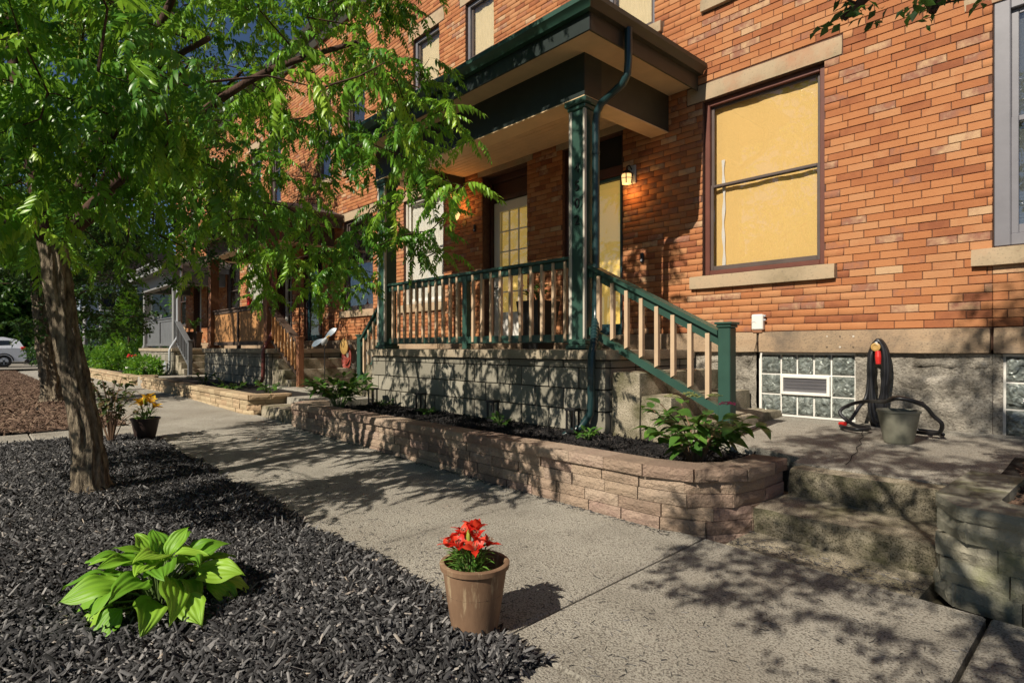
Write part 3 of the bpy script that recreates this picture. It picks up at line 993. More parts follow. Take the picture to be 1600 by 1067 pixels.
def front_porch(label, xl, xr, pal, soil, roof_drop=0, n_bal=(11, 10), stairs_l=True, spout=True, number=None, boards=False, mode='main', base_z=.1, left_overhang=.10):
    """xl, xr: outer faces of the two columns"""
    t = thing('front_porch', label, 'porch', ((xl+xr)/2, 4.3, base_z), 0, 'porches of the brick row')
    P = lambda k: M[pal[k]]
    sl, sr = xl-left_overhang, xr+.36           # slab ends
    fy = 4.31
    # base of concrete blocks
    core = MB().box(sl+.09, sr-.09, fy+.03, WALL-.01, base_z-.1, PORCH_Z-.10).build('base', M['mortar_g'], t)
    bl, bh = .40, .205
    z = PORCH_Z-.10-.075
    rg = random.Random(int(xl*10))
    rows = [(PORCH_Z-.10-.072, PORCH_Z-.102)]
    while z > base_z+.0:
        rows.append((z-bh+.006, z)); z -= bh
    cmu_cache = {}
    for r, (z0, z1) in enumerate(rows):
        x = sl+.05-(0 if r % 2 else bl/2)
        while x < sr-.05:
            a, b = max(x, sl+.05), min(x+bl-.008, sr-.05)
            if b-a > .05:
                o = rg.uniform(-.003, .003)
                rough_slab('block', a, b, fy+o, fy+.08, z0, z1, .003, 3, 1, 2, rg.randint(0, 999), M['cmu'], core, round_=.006)
            x += bl
        y = fy+.088
        while y < WALL-.05:
            b = min(y+bl-.008, WALL-.012)
            rough_slab('block', sr-.09, sr-.05, y, b, z0, z1, .003, 1, 3, 2, rg.randint(0, 999), M['cmu'], core, round_=.006)
            y += bl
    rough_slab('floor_slab', sl, sr, fy-.045, WALL-.008, PORCH_Z-.10, PORCH_Z, .004, 20, 8, 2, 3, M['cmu_slab'], t, round_=.008)
    # columns
    bz0, bz1 = 3.54-roof_drop, 3.97-roof_drop
    for cx0, side in ((xr-.20, 1), (xl, -1)):
        cx1 = cx0+.20
        y0, y1 = 4.385, 4.585
        mb = MB()
        mb.box(cx0+.004, cx1-.004, y0+.004, y1, PORCH_Z+.05, bz0-.10, .004)
        c = mb.build('column', P('col'), t)
        mb = MB().box(cx0-.03, cx1+.03, y0-.03, y1+.03, PORCH_Z+.001, PORCH_Z+.05, .008)
        mb.box(cx0-.012, cx1+.012, y0-.012, y1+.012, PORCH_Z+.05, PORCH_Z+.10, .006)
        mb.build('plinth', P('col'), c)
        mb = MB().box(cx0-.015, cx1+.015, y0-.015, y1+.015, bz0-.10, bz0-.06, .006)
        mb.box(cx0-.04, cx1+.04, y0-.04, y1+.04, bz0-.06, bz0-.001, .012)
        mb.build('capital', P('col'), c)
        if mode == 'main':
            for (a, b) in ((cx0-.002, cx0+.035), (cx1-.020, cx1+.002)):
                MB().box(a, b, y0-.006, y0+.03, PORCH_Z+.102, bz0-.102, .003).build('corner_strip', M['strip'], c)
    # beams
    bo = .02
    mb = MB().box(xl-bo, xr+bo, 4.36, 4.62, bz0+.012, bz1)
    beam = mb.build('beam', P('beam'), t)
    for a, b in ((xl-bo, xl-bo+.24), (xr+bo-.24, xr+bo)):
        MB().box(a+.0015, b-.0015, 4.62, WALL-.01, bz0+.012, bz1-.002).build('side_beam', P('beamside'), beam)
    mb = MB().box(xl-bo+.003, xr+bo-.003, 4.363, 4.617, bz0, bz0+.0118)
    mb.box(xl-bo+.003, xl-bo+.237, 4.618, WALL-.012, bz0, bz0+.0118); mb.box(xr+bo-.237, xr+bo-.003, 4.618, WALL-.012, bz0, bz0+.0118)
    mb.build('beam_soffit', P('soffit'), beam)
    # ceiling boards
    x = xl+.23
    ceil = MB().box(xl+.2, xr-.2, 4.6, WALL-.01, bz0+.30, bz0+.32).build('ceiling', P('soffit'), t)
    y = 4.625
    while y < WALL-.1:
        MB().box(xl+.221, xr-.221, y, y+.083, bz0+.286, bz0+.299, .004).build('board', P('soffit'), ceil)
        y += .09
    # roof: soffit, fascia, gutter, low shingled hip
    ro = .37
    X0, X1, Y0 = xl-bo-ro, xr+bo+ro, 4.36-ro
    fz0, fz1 = bz1-.075, bz1+.17
    roof = MB()
    e = .06
    top = bz1+.66
    roof.add([(X0-e, Y0-e, fz1+.02), (X1+e, Y0-e, fz1+.02), (X1+e, WALL-.012, fz1+.02), (X0-e, WALL-.012, fz1+.02), (X0+1.2, WALL-.012, top), (X1-1.2, WALL-.012, top),
              (X0-e, Y0-e, fz1+.004), (X1+e, Y0-e, fz1+.004), (X1+e, WALL-.012, fz1+.004), (X0-e, WALL-.012, fz1+.004)],
             [(0, 1, 5, 4), (1, 2, 5), (0, 4, 3), (6, 9, 8, 7), (0, 6, 7, 1), (1, 7, 8, 2), (0, 3, 9, 6)])
    rf = roof.build('roof', M['shingle'], t)
    # shingle courses on the front slope
    nrow = 9
    for k in range(nrow):
        a, b = k/nrow, (k+1)/nrow+.02
        def L(f, s):
            return (X0-e+(1.2+e)*f, Y0-e+(WALL-.012-Y0+e)*f, fz1+.02+(top-fz1-.02)*f+s) if s >= 0 else None
        p0, p1 = L(a, .012), L(min(b, 1), .003)
        q0, q1 = (X1+e-(1.2+e)*a, p0[1], p0[2]), (X1+e-(1.2+e)*min(b, 1), p1[1], p1[2])
        MB().add([p0, q0, q1, p1, (p0[0], p0[1], p0[2]-.009), (q0[0], q0[1], q0[2]-.009)], [(0, 1, 2, 3), (4, 5, 1, 0)]).build('shingle_course', M['shingle'], rf)
    mb = MB().box(X0+.02, X1-.02, Y0+.02, 4.358, bz1-.012, bz1-.0005)
    mb.box(X0+.02, xl-bo-.001, 4.3585, WALL-.013, bz1-.012, bz1-.0005); mb.box(xr+bo+.001, X1-.02, 4.3585, WALL-.013, bz1-.012, bz1-.0005)
    mb.build('soffit', P('soffit'), rf)
    MB().box(X0, X1, Y0, Y0+.02, fz0, fz1, .003).build('fascia', P('beam'), rf)
    MB().box(X1-.02, X1, Y0+.021, WALL-.013, fz0+.001, fz1, .003).build('fascia', P('beamside'), rf)
    MB().box(X0, X0+.02, Y0+.021, WALL-.013, fz0+.001, fz1, .003).build('fascia', P('beamside'), rf)
    # gutters: a K profile swept round three sides, mitred
    prof = [(0, .0), (.055, .0), (.075, .035), (.105, .06), (.105, .105), (.098, .105), (.092, .066), (.07, .045), (.05, .006), (0, .006)]
    gz = fz1-.085
    def ring(cx, cy, sx, sy):
        return [(cx+sx*p, cy+sy*p, gz+q) for p, q in prof]
    path = [ring(X1, WALL-.014, 1, 0), ring(X1, Y0, 1, -1), ring(X0, Y0, -1, -1), ring(X0, WALL-.014, -1, 0)]
    n = len(prof)
    for k, nm in ((0, 'side'), (1, 'front'), (2, 'side')):
        mb = MB()
        vs = path[k]+path[k+1]
        mb.add(vs, [(i, (i+1) % n, n+(i+1) % n, n+i) for i in range(n)]+[tuple(range(n)), tuple(range(n, 2*n))[::-1]])
        mb.build('gutter', P('gut_front' if nm == 'front' else 'gut_side'), rf, auto=30)
    # front railing
    yr0, yr1 = 4.455, 4.515
    ra, rb = xl+.20, xr-.20
    zt = 2.02
    mid = (ra+rb)/2
    mb = MB().box(ra, rb, yr0-.03, yr1+.03, zt-.035, zt, .006)
    mb.box(ra+.001, rb-.001, yr0+.0, yr1, zt-.11, zt-.036, .004)
    rail = mb.build('railing', P('rail'), t)
    MB().box(ra+.001, rb-.001, yr0+.001, yr1-.001, PORCH_Z+.07, PORCH_Z+.155, .004).build('bottom_rail', P('rail'), rail)
    MB().box(mid-.045, mid+.045, yr0-.006, yr1+.006, PORCH_Z+.001, zt-.036, .004).build('post', P('rail'), rail)
    for (a, b), n in zip(((ra, mid-.045), (mid+.045, rb)), n_bal):
        for i in range(n):
            x = a+(b-a)*(i+.7)/(n+.4)
            if boards:
                w = (b-a)/n*.46
                MB().box(x-w, x+w, yr0+.02, yr0+.035, PORCH_Z+.10, zt-.05).build('board', P('bal'), rail)
            else:
                MB().box(x-.019, x+.019, yr0-.012, yr0+.026 , PORCH_Z+.085, zt-.04, .003).build('baluster', P('bal'), rail)
    # concrete stairs to the right, and their rail
    stz = [(sr, .88), (sr+.30, .68), (sr+.62, .50)]
    ends = [sr+.30, sr+.62, sr+.94]
    st = None
    for (xa, zz), xb in zip(stz, ends):
        o = rough_slab('stairs' if st is None else 'step', xa-.02 if st is None else xa-.0, xb, fy+.05, WALL-.012, base_z+.05, zz, .006, 4, 8, 4, int(zz*100), M['concrete_step'], t if st is None else st, round_=.014)
        st = st or o
    def stair_rail(xa, xb, za, zb, zb0, n, sgn):
        mb = MB()
        d = .09
        sloped_bar(mb, xa, za, xb, zb, yr0-.035, yr1+.035, .04)
        sloped_bar(mb, xa, za-.041, xb, zb-.041, yr0-.0, yr1-.012, .085)
        hr = mb.build('stair_rail', P('rail'), t)
        mb = MB()
        sloped_bar(mb, xa, za-.62, xb, zb-.62, yr0+.0, yr1, .075)
        mb.build('bottom_rail', P('rail'), hr)
        for i in range(n):
            f = (i+.75)/(n+.35)
            x = xa+(xb-xa)*f
            z1 = za+(zb-za)*f
            sl_ = (zb-za)/(xb-xa)*.019
            mb = MB()
            mb.add([(x-.019, yr0-.014, z1-.60+sl_), (x+.019, yr0-.014, z1-.60-sl_), (x+.019, yr0+.024, z1-.60-sl_), (x-.019, yr0+.024, z1-.60+sl_),
                    (x-.019, yr0-.014, z1-.07), (x+.019, yr0-.014, z1-.07), (x+.019, yr0+.024, z1-.07), (x-.019, yr0+.024, z1-.07)],
                   [(0, 3, 2, 1), (4, 5, 6, 7), (0, 1, 5, 4), (1, 2, 6, 5), (2, 3, 7, 6), (3, 0, 4, 7)])
            mb.build('baluster', P('bal'), hr)
        nx0 = xb if sgn > 0 else xb-.105
        nw = MB().box(nx0, nx0+.105, yr0-.025, yr0+.08, zb0, zb+.02, .006).build('newel_post', P('newel'), hr)
        mb = MB().box(nx0-.022, nx0+.127, yr0-.047, yr0+.102, zb+.045, zb+.065, .006)
        mb.box(nx0-.01, nx0+.115, yr0-.035, yr0+.09, zb+.0205, zb+.0445, .006)
        mb.build('cap', P('newel'), nw)
    stair_rail(xr-.001, xr+1.36, 1.92, 1.24, walk_z(0, 4.4)-.05, 8, 1)
    if stairs_l:
        stL = None
        for xa, zz in ((sl-.25, .85), (sl-.50, .62)):
            o = rough_slab('stairs' if stL is None else 'step', xa, xa+.27, fy+.05, WALL-.012, base_z+.05, zz, .006, 3, 8, 4, 7, M['concrete_step'], t if stL is None else stL, round_=.014)
            stL = stL or o
        stair_rail(xl+.001, xl-.62, 1.78, 1.24, .33, 4, -1)
    # downspout
    if spout:
        yx = 4.49
        xo = xr+bo+ro+.05
        zz = gz+.01
        pts = [(xo, yx, zz), (xo, yx, zz-.30), (xo-.01, yx, zz-.42), (xo-.06, yx, zz-.49), (xr+.12, yx, zz-.60), (xr+.075, yx, zz-.66), (xr+.055, yx, zz-.74), (xr+.055, yx, 1.50),
               (xr+.06, yx-.01, 1.40), (xr+.12, yx-.10, 1.26), (xr+.19, yx-.20, 1.12), (xr+.20, yx-.245, 1.02), (xr+.20, yx-.245, .62), (xr+.19, yx-.25, .48), (xr+.13, yx-.30, .36), (xr+.0, yx-.40, .27)]
        # rounded path
        sm = []
        for i in range(len(pts)-1):
            a, b = Vector(pts[i]), Vector(pts[i+1])
            k = max(1, int((b-a).length/.06)) if (b-a).length < .25 else 2
            for q in range(k): sm.append(tuple(a.lerp(b, q/k)))
        sm.append(pts[-1])
        rr = [.037]*len(sm)
        ds = MB().tube(sm, rr, 12).build('downspout', P('spout'), t, auto=50)
        for zc in (3.0, 1.52):
            MB().tube([(xr+.055, yx, zc-.015), (xr+.055, yx, zc+.015)], .041, 12).build('strap', P('spout'), ds)
        for q in range(9):
            f = q/8
            a = Vector((xr+.062, yx-.012, 1.39)).lerp(Vector((xr+.185, yx-.19, 1.13)), f)
            b = a+Vector((.004, -.006, -.008))
            MB().tube([tuple(a), tuple(b)], .0405, 12).build('elbow_rib', P('spout'), ds)
    if number:
        for i, ch in enumerate(number):
            cu = bpy.data.curves.new('house_number', 'FONT')
            cu.body = ch
            cu.size = .135
            cu.extrude = .004
            cu.align_x = 'CENTER'
            o0 = bpy.data.objects.new('digit_source', cu)
            COL.objects.link(o0)
            dg = bpy.context.evaluated_depsgraph_get()
            me = bpy.data.meshes.new_from_object(o0.evaluated_get(dg))
            bpy.data.objects.remove(o0)
            me.materials.clear()
            o = obj('house_number', me, M['black'], t)
            o.rotation_euler = (PI/2, 0, 0)
            o.location = (xr-.095, 4.379, 2.82-.17*i)
    return settle(t)

M['mortar_g'] = rough_mat('grey_mortar', [(.3, (.05, .045, .035)), (.7, (.09, .08, .06))], 20, .95, .5, 120, .004)
M['cmu_slab'] = rough_mat('porch_slab', [(.2, (.22, .18, .13)), (.5, (.36, .30, .21)), (.8, (.44, .37, .27))], 4, .95, .6, 90, .01, speck=(120, .56, .68, (.09, .075, .05), .7))
M['wood'] = rough_mat('brown_wood', [(.3, (.17, .07, .035)), (.7, (.30, .14, .07))], 8, .7, .3, 40, .004, stretch=(4, 4, .4))
M['wood_l'] = rough_mat('orange_wood', [(.3, (.36, .17, .065)), (.7, (.50, .26, .10))], 8, .7, .3, 40, .004, stretch=(4, 4, .4))
M['wood_d'] = rough_mat('dark_wood', [(.3, (.06, .04, .03)), (.7, (.12, .08, .055))], 8, .7, .3, 40, .004)
M['redspout'] = paint('red_brown_metal', (.12, .03, .022), .4, .15, .03)
M['greyp'] = paint('grey_porch_paint', (.13, .135, .14), .5, .12, .05)
M['greyl'] = paint('light_grey_paint', (.24, .24, .235), .5, .1, .05)

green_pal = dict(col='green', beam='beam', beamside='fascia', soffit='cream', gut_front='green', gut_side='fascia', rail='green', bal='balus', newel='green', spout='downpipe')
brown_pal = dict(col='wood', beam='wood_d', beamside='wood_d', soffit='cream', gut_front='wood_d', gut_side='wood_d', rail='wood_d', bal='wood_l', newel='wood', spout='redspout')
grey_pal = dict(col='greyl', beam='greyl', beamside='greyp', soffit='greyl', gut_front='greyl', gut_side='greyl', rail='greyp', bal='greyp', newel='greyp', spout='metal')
porch = front_porch('dark green front porch with beige balusters and curved green downspout', -7.68, -3.72, green_pal, .28, number='4502', base_z=.22)
porch2 = front_porch('brown wooden porch with a slatted railing in the shade of the tree', -16.1, -12.1, brown_pal, .28, roof_drop=.25, n_bal=(14, 14), stairs_l=False, boards=True, mode='mid', base_z=.2)
porch3 = front_porch('grey and white porch at the far end of the row', -23.8, -19.6, grey_pal, .2, roof_drop=.55, n_bal=(8, 8), stairs_l=False, boards=True, mode='far', base_z=.15)

# ------------------------------------------------------------------ retaining walls and beds
def offset_path(path):
    L = [0]
    for a, b in zip(path[:-1], path[1:]):
        L.append(L[-1]+math.hypot(b[0]-a[0], b[1]-a[1]))
    return L

def along(path, L, s):
    s = min(max(s, 0), L[-1]-1e-6)
    for i in range(len(L)-1):
        if L[i] <= s <= L[i+1]:
            f = (s-L[i])/(L[i+1]-L[i])
            a, b = path[i], path[i+1]
            return (a[0]+(b[0]-a[0])*f, a[1]+(b[1]-a[1])*f)
    return path[-1]

def wall_block(name, p, q, depth, z0, z1, seed, mat, parent, proud=0., amp=.014, cap=False):
    """split-face block between two points of the wall line (the face looks to the right of p->q)"""
    p, q = Vector(p), Vector(q)
    d = q-p
    ln = d.length
    d.normalize()
    nrm = Vector((d.y, -d.x))            # outwards
    nx, nz = (6, 2)
    V, F = [], []
    tap = .0 if cap else .012
    for k in range(nz+1):
        for i in range(nx+1):
            a, c = i/nx, k/nz
            e = min(a, 1-a)*ln; g = min(c, 1-c)*(z1-z0)
            edge = 1 if min(e, g) > .012 else .15
            out = proud+(hash3(i, k, 1, seed)-.35)*amp*edge*(.55 if amp < .0165 else 1.0)-((.007+.3*max(0, amp-.0165)*4) if edge < 1 else 0)
            pt = p+d*(a*ln)+nrm*out
            V.append((pt.x, pt.y, z0+(z1-z0)*c+(0 if k in (0, nz) else (hash3(i, k, 2, seed)-.5)*.006)))
    for k in range(nz):
        for i in range(nx):
            w = k*(nx+1)+i
            F.append((w, w+1, w+nx+2, w+nx+1))
    n = len(V)
    b0, b1 = p+d*tap-nrm*depth, q-d*tap-nrm*depth
    V += [(b0.x, b0.y, z0), (b1.x, b1.y, z0), (b0.x, b0.y, z1), (b1.x, b1.y, z1)]
    bl, br, tl, tr = 0, nx, nz*(nx+1), nz*(nx+1)+nx
    F += [tuple(range(tl, tr+1))+(n+3, n+2), tuple(range(nx, -1, -1))+(n, n+1), (n, n+2, n+3, n+1),
          tuple(k*(nx+1) for k in range(nz+1))[::-1]+(n, ) + (n+2,) if False else tuple([n]+[k*(nx+1) for k in range(nz+1)]+[n+2]),
          tuple([n+1, n+3]+[k*(nx+1)+nx for k in range(nz, -1, -1)])]
    return MB().add(V, F).build(name, mat, parent)

def retaining_wall(label, path, z_top, ch, n_course, bl, mat, seed, cap_h=.07, depth=.17, cap_out=.03, capmat=None, zfoot=None, irregular=0.):
    c = path[len(path)//2]
    t = thing('retaining_wall', label, 'retaining wall', (c[0], c[1], 0), 0, 'garden walls along the sidewalk')
    L = offset_path(path)
    rg = random.Random(seed)
    for r in range(n_course):
        z1 = z_top-cap_h-r*ch-.001; z0 = z1-ch+.004
        s = -bl*(.5 if r % 2 else 0)
        while s < L[-1]:
            ln = bl*rg.uniform(1-.12-irregular, 1.1+irregular)
            a, b = max(s, 0), min(s+ln-.007, L[-1])
            if b-a > .04:
                p, q = along(path, L, a), along(path, L, b)
                if zfoot is None or z1 > zfoot(p[0], p[1])-.02:
                    j = irregular*.04
                    wall_block('block', p, q, depth, z0+rg.uniform(-j, 0), z1, rg.randint(0, 9999), mat, t, proud=.003*r+rg.uniform(-.005, .007), amp=.016+irregular*.02)
            s += ln
    s = 0
    while s < L[-1]:
        ln = bl*1.05*rg.uniform(.95, 1.05)
        b = min(s+ln, L[-1])
        if b-s > .05:
            wall_block('cap', along(path, L, s+.002), along(path, L, b-.001), depth+.03, z_top-cap_h, z_top+rg.uniform(-.003, .003), rg.randint(0, 9999), capmat or mat, t, proud=cap_out, amp=.012, cap=True)
        s = b
    return settle(t)

def arc(cx, cy, r, a0, a1, n):
    return [(cx+r*math.cos(R(a0+(a1-a0)*i/n)), cy+r*math.sin(R(a0+(a1-a0)*i/n))) for i in range(n+1)]

mw_path = [(-7.66, 3.55), (-7.68, 3.25)]+arc(-7.50, 3.20, .16, 180, 270, 3)[1:]+[(-7.0, 3.04), (-2.05, 3.04)]+arc(-2.05, 3.50, .46, -90, -5, 6)[1:]+[(-1.60, 3.86)]
retaining_wall('pinkish tan block garden wall with caps in front of the green porch', mw_path, .385, .078, 5, .29, M['retain'], 31, zfoot=lambda x, y: ground_z(x, y))
rw_path = [(-.68, 4.2), (-.69, 3.40)]+arc(-.53, 3.36, .16, 180, 262, 3)[1:]+[(-.2, 3.16), (.6, 3.12), (2.6, 3.10)]
retaining_wall('low wall of rounded mossy grey blocks right of the steps', rw_path, .40, .098, 4, .25, M['retain_g'], 33, cap_h=.06, cap_out=.015, depth=.2, zfoot=lambda x, y: ground_z(x, y), irregular=.12)
m2_path = [(-16.6, 3.3), (-16.6, 3.1), (-16.5, 2.98), (-9.2, 2.98), (-8.95, 3.0), (-8.92, 3.1), (-8.92, 3.62)]
retaining_wall('tan block garden wall with a square corner before the brown porch', m2_path, .40, .08, 4, .30, M['retain_far'], 35, zfoot=lambda x, y: ground_z(x, y))
m3_path = [(-25.5, 3.0), (-17.75, 2.98), (-17.65, 3.05), (-17.65, 3.6)]
retaining_wall('distant tan block garden wall before the grey porch', m3_path, .38, .09, 3, .32, M['retain_far'], 37, zfoot=lambda x, y: ground_z(x, y))

def rbed(x, y):
    return .350+.045*(max(y, 3.7)-3.85)+.006*math.sin(x*7)*math.sin(y*8)
def bed(x0, x1, y0, y1, fz, nx, ny, mat='soil', name='garden_bed'):
    o = sheet(name, x0, x1, y0, y1, nx, ny, fz, M[mat]); tag(o, kind='structure'); return o
bed(-7.55, -1.70, 3.14, 4.32, lambda x, y: .33-.05*math.sin(min(1, (y-3.14)/.5)*PI/2)+.014*math.sin(x*5)*math.sin(y*9), 60, 14)
bed(-.58, 2.6, 3.3, 4.9, lambda x, y: rbed(x, y), 30, 16)
bed(-16.5, -9.02, 3.08, 4.4, lambda x, y: .33, 20, 4)
bed(-25.5, -17.7, 3.08, 4.4, lambda x, y: .31, 20, 4)
def strip_z(x, y):
    e = min(1, max(0, (1.56-y)/.25))
    return ground_z(x, min(y, 1.5))-.005+.03*e+.012*math.sin(x*3.1+y*2)*e+.008*math.sin(x*7.3-y*5.1)*e
bed(-8.14, -1.51, -2.5, 1.555, strip_z, 90, 60)
bed(-37, -9.26, -2.5, 1.555, strip_z, 120, 20)

# bark chips: tapered splinters lying every which way
def chips(name, label, pts, zs, size, mat, tilt=.35, lift=.01, grp=None, seed=1):
    rs = np.random.RandomState(seed)
    n = len(pts)
    TV = np.array([(-.5, -.42, 0), (.5, -.30, 0), (.5, .34, 0), (-.5, .5, 0), (-.40, -.36, 1), (.46, -.18, 1), (.36, .30, 1), (-.46, .34, 1), ], float)
    TF = np.array([(4, 5, 6, 7), (0, 1, 5, 4), (1, 2, 6, 5), (2, 3, 7, 6), (3, 0, 4, 7)])
    L = size*rs.uniform(.5, 2.1, n)*np.where(rs.rand(n) < .12, 1.5, 1)
    W = size*rs.uniform(.08, .24, n)
    H = size*rs.uniform(.06, .16, n)
    th = rs.uniform(0, 2*PI, n)
    a, b = rs.normal(0, tilt, n), rs.normal(0, tilt*1.2, n)
    c, s = np.cos(th), np.sin(th)
    Rz = np.zeros((n, 3, 3)); Rz[:, 0, 0] = c; Rz[:, 0, 1] = -s; Rz[:, 1, 0] = s; Rz[:, 1, 1] = c; Rz[:, 2, 2] = 1
    Ry = np.zeros((n, 3, 3)); Ry[:, 0, 0] = np.cos(a); Ry[:, 0, 2] = np.sin(a); Ry[:, 1, 1] = 1; Ry[:, 2, 0] = -np.sin(a); Ry[:, 2, 2] = np.cos(a)
    Rx = np.zeros((n, 3, 3)); Rx[:, 0, 0] = 1; Rx[:, 1, 1] = np.cos(b); Rx[:, 1, 2] = -np.sin(b); Rx[:, 2, 1] = np.sin(b); Rx[:, 2, 2] = np.cos(b)
    S = np.zeros((n, 3, 3)); S[:, 0, 0] = L; S[:, 1, 1] = W; S[:, 2, 2] = H
    Ms = Rz @ Ry @ Rx @ S
    Ts = np.column_stack([pts, zs+rs.uniform(0, lift, n)])
    tone = np.clip(rs.beta(1.5, 2.3, n), 0, 1)
    o = obj(name, scatter_mesh(name, TV, TF, Ms, Ts, tone), mat)
    tag(o, label, 'mulch', None, 'stuff')
    return o

# dense near the camera, thinning with distance
P = []
rs = np.random.RandomState(4)
cand = np.column_stack([rs.uniform(-8.13, -1.5, 260000), rs.uniform(-.35, 1.60, 260000)])
dd = cand[:, 0]*VX.x+cand[:, 1]*VX.y
edge = 1.56+.03*np.sin(cand[:, 0]*4)+.02*np.sin(cand[:, 0]*13)
keepm = (dd > .9) & (cand[:, 1] < edge) & (rs.rand(len(cand)) < np.clip((2.4/np.maximum(dd, .5))**1.5, .12, .80))
lat = cand[:, 0]*RX.x+cand[:, 1]*RX.y
keepm &= (lat/np.maximum(dd, .1) > -1.05)
pts = cand[keepm]
zs = np.array([strip_z(x, y) for x, y in pts])
chips('mulch', 'grey black bark chips covering the tree bed beside the sidewalk', pts, zs+.002, .054, M['mulch'], tilt=.42, lift=.018, seed=2)
pts = np.column_stack([rs.uniform(-37, -9.27, 26000), rs.uniform(-.3, 1.55, 26000)])
zs = np.array([strip_z(x, y) for x, y in pts])
chips('mulch', 'brown bark chips in the tree bed beyond the narrow cross path', pts, zs+.002, .085, M['mulch_b'], seed=3)
pts = np.column_stack([rs.uniform(-7.5, -1.62, 15000), rs.uniform(3.18, 4.30, 15000)])
pts = pts[~((pts[:, 0] > -2.05) & (((pts[:, 1] < 3.5) & (np.hypot(pts[:, 0]+2.05, pts[:, 1]-3.50) > .33)) | (pts[:, 0] > -1.74)))]
zs = np.array([.33-.05*math.sin(min(1, (y-3.14)/.5)*PI/2)+.014*math.sin(x*5)*math.sin(y*9) for x, y in pts])
chips('mulch', 'black mulch in the raised bed below the green porch', pts, zs+.004, .045, M['mulch_d'], tilt=.5, seed=5)
pts = np.column_stack([rs.uniform(-.5, 2.2, 5000), rs.uniform(3.42, 4.95, 5000)])
zs = np.array([rbed(x, y) for x, y in pts])
chips('mulch', 'reddish brown mulch on top of the mossy grey block wall', pts, zs+.004, .04, M['mulch_b'], seed=6)
# bits of bark and dry leaf strewn over the concrete
pts = np.column_stack([rs.uniform(-6, .6, 900), 1.58+np.abs(rs.normal(0, .28, 900))])
pts = pts[pts[:, 1] < 3.0]
p2 = np.column_stack([rs.uniform(-1.48, 1., 500), rs.uniform(.3, 3.0, 500)])
pts = np.vstack([pts, p2])
zs = np.array([ground_z(x, y) for x, y in pts])
p3_ = np.column_stack([rs.uniform(-7.4, -1.9, 900), 3.03-np.abs(rs.normal(0, .035, 900))])
p4_ = np.column_stack([rs.uniform(-1.6, -.7, 300), 3.12+np.abs(rs.normal(0, .10, 300))])
pts = np.vstack([pts, p3_, p4_])
zs = np.array([ground_z(x, y) for x, y in pts])
chips('litter', 'scattered bark bits on the concrete sidewalk', pts, zs+.001, .017, M['mulch'], tilt=.1, lift=.003, seed=8)

# ================================================================== TREES
def leaflet_geo(L, W, fold, droop):
    f = fold*W
    return ([(0, 0, 0), (.5*L, 0, -.08*droop*L), (L, 0, -.45*droop*L), (.22*L, .46*W, f), (.62*L, .36*W, f*.7-.2*droop*L), (.22*L, -.46*W, f), (.62*L, -.36*W, f*.7-.2*droop*L)],
            [(0, 1, 3), (1, 4, 3), (1, 2, 4), (0, 5, 1), (1, 5, 6), (1, 6, 2)])

def compound_template(seed, pairs=6, length=.30):
    """a feathered leaf: leaflets hanging in pairs from an arching stalk"""
    rg = random.Random(seed)
    V, F = [], []
    def add(M4, vs, fs):
        n = len(V)
        for p in vs: V.append(tuple(M4 @ Vector(p)))
        F.extend(tuple(i+n for i in f) for f in fs)
    def spine(s):
        return Vector((length*(s-.12*s*s), 0, length*(.12*s-.55*s*s)))
    n = 6
    prev = None
    for i in range(n):                      # stalk: a thin three-sided ribbon
        a, b = spine(i/n), spine((i+1)/n)
        w = .0022
        k = len(V)
        V.extend([(a.x, -w, a.z), (a.x, w, a.z), (b.x, w, b.z), (b.x, -w, b.z)])
        F.extend([(k, k+1, k+2), (k, k+2, k+3)])
    for i in range(pairs):
        s = .22+.74*i/(pairs-1)
        sz = (.62+.55*math.sin(PI*min(1, .25+.65*s)))
        for sd in (-1, 1):
            L = .066*sz*rg.uniform(.8, 1.2); W = .025*sz*rg.uniform(.8, 1.2)
            yaw = sd*R(rg.uniform(48, 70)); pit = R(rg.uniform(22, 66))
            Mx = Matrix.Translation(spine(s)) @ Euler((sd*R(rg.uniform(-20, 25)), pit, yaw), 'XYZ').to_matrix().to_4x4()
            add(Mx, *leaflet_geo(L, W, rg.uniform(.08, .35), rg.uniform(.2, 1)))
    Mx = Matrix.Translation(spine(1)) @ Euler((0, R(40), 0)).to_matrix().to_4x4()
    add(Mx, *leaflet_geo(.06, .026, .2, .5))
    return np.array(V), np.array(F)

def simple_template(seed, n, L, W, spread):
    """a sprig: n pointed leaves along a short twig"""
    rg = random.Random(seed)
    V, F = [], []
    for i in range(n):
        s = (i+.5)/n
        Mx = Matrix.Translation((spread*s, 0, -.15*spread*s*s)) @ Euler((R(rg.uniform(-40, 40)), R(rg.uniform(-10, 45)), (1 if i % 2 else -1)*R(rg.uniform(25, 75))), 'XYZ').to_matrix().to_4x4()
        k = len(V)
        l, w = L*rg.uniform(.7, 1.2), W*rg.uniform(.8, 1.2)
        for p in ((0, 0, 0), (.45*l, .5*w, .12*w), (l, 0, -.15*l), (.45*l, -.5*w, .12*w), (.5*l, 0, -.05*w)):
            V.append(tuple(Mx @ Vector(p)))
        F += [(k, k+4, k+1), (k+1, k+4, k+2), (k, k+3, k+4), (k+4, k+3, k+2)]
    return np.array(V), np.array(F)

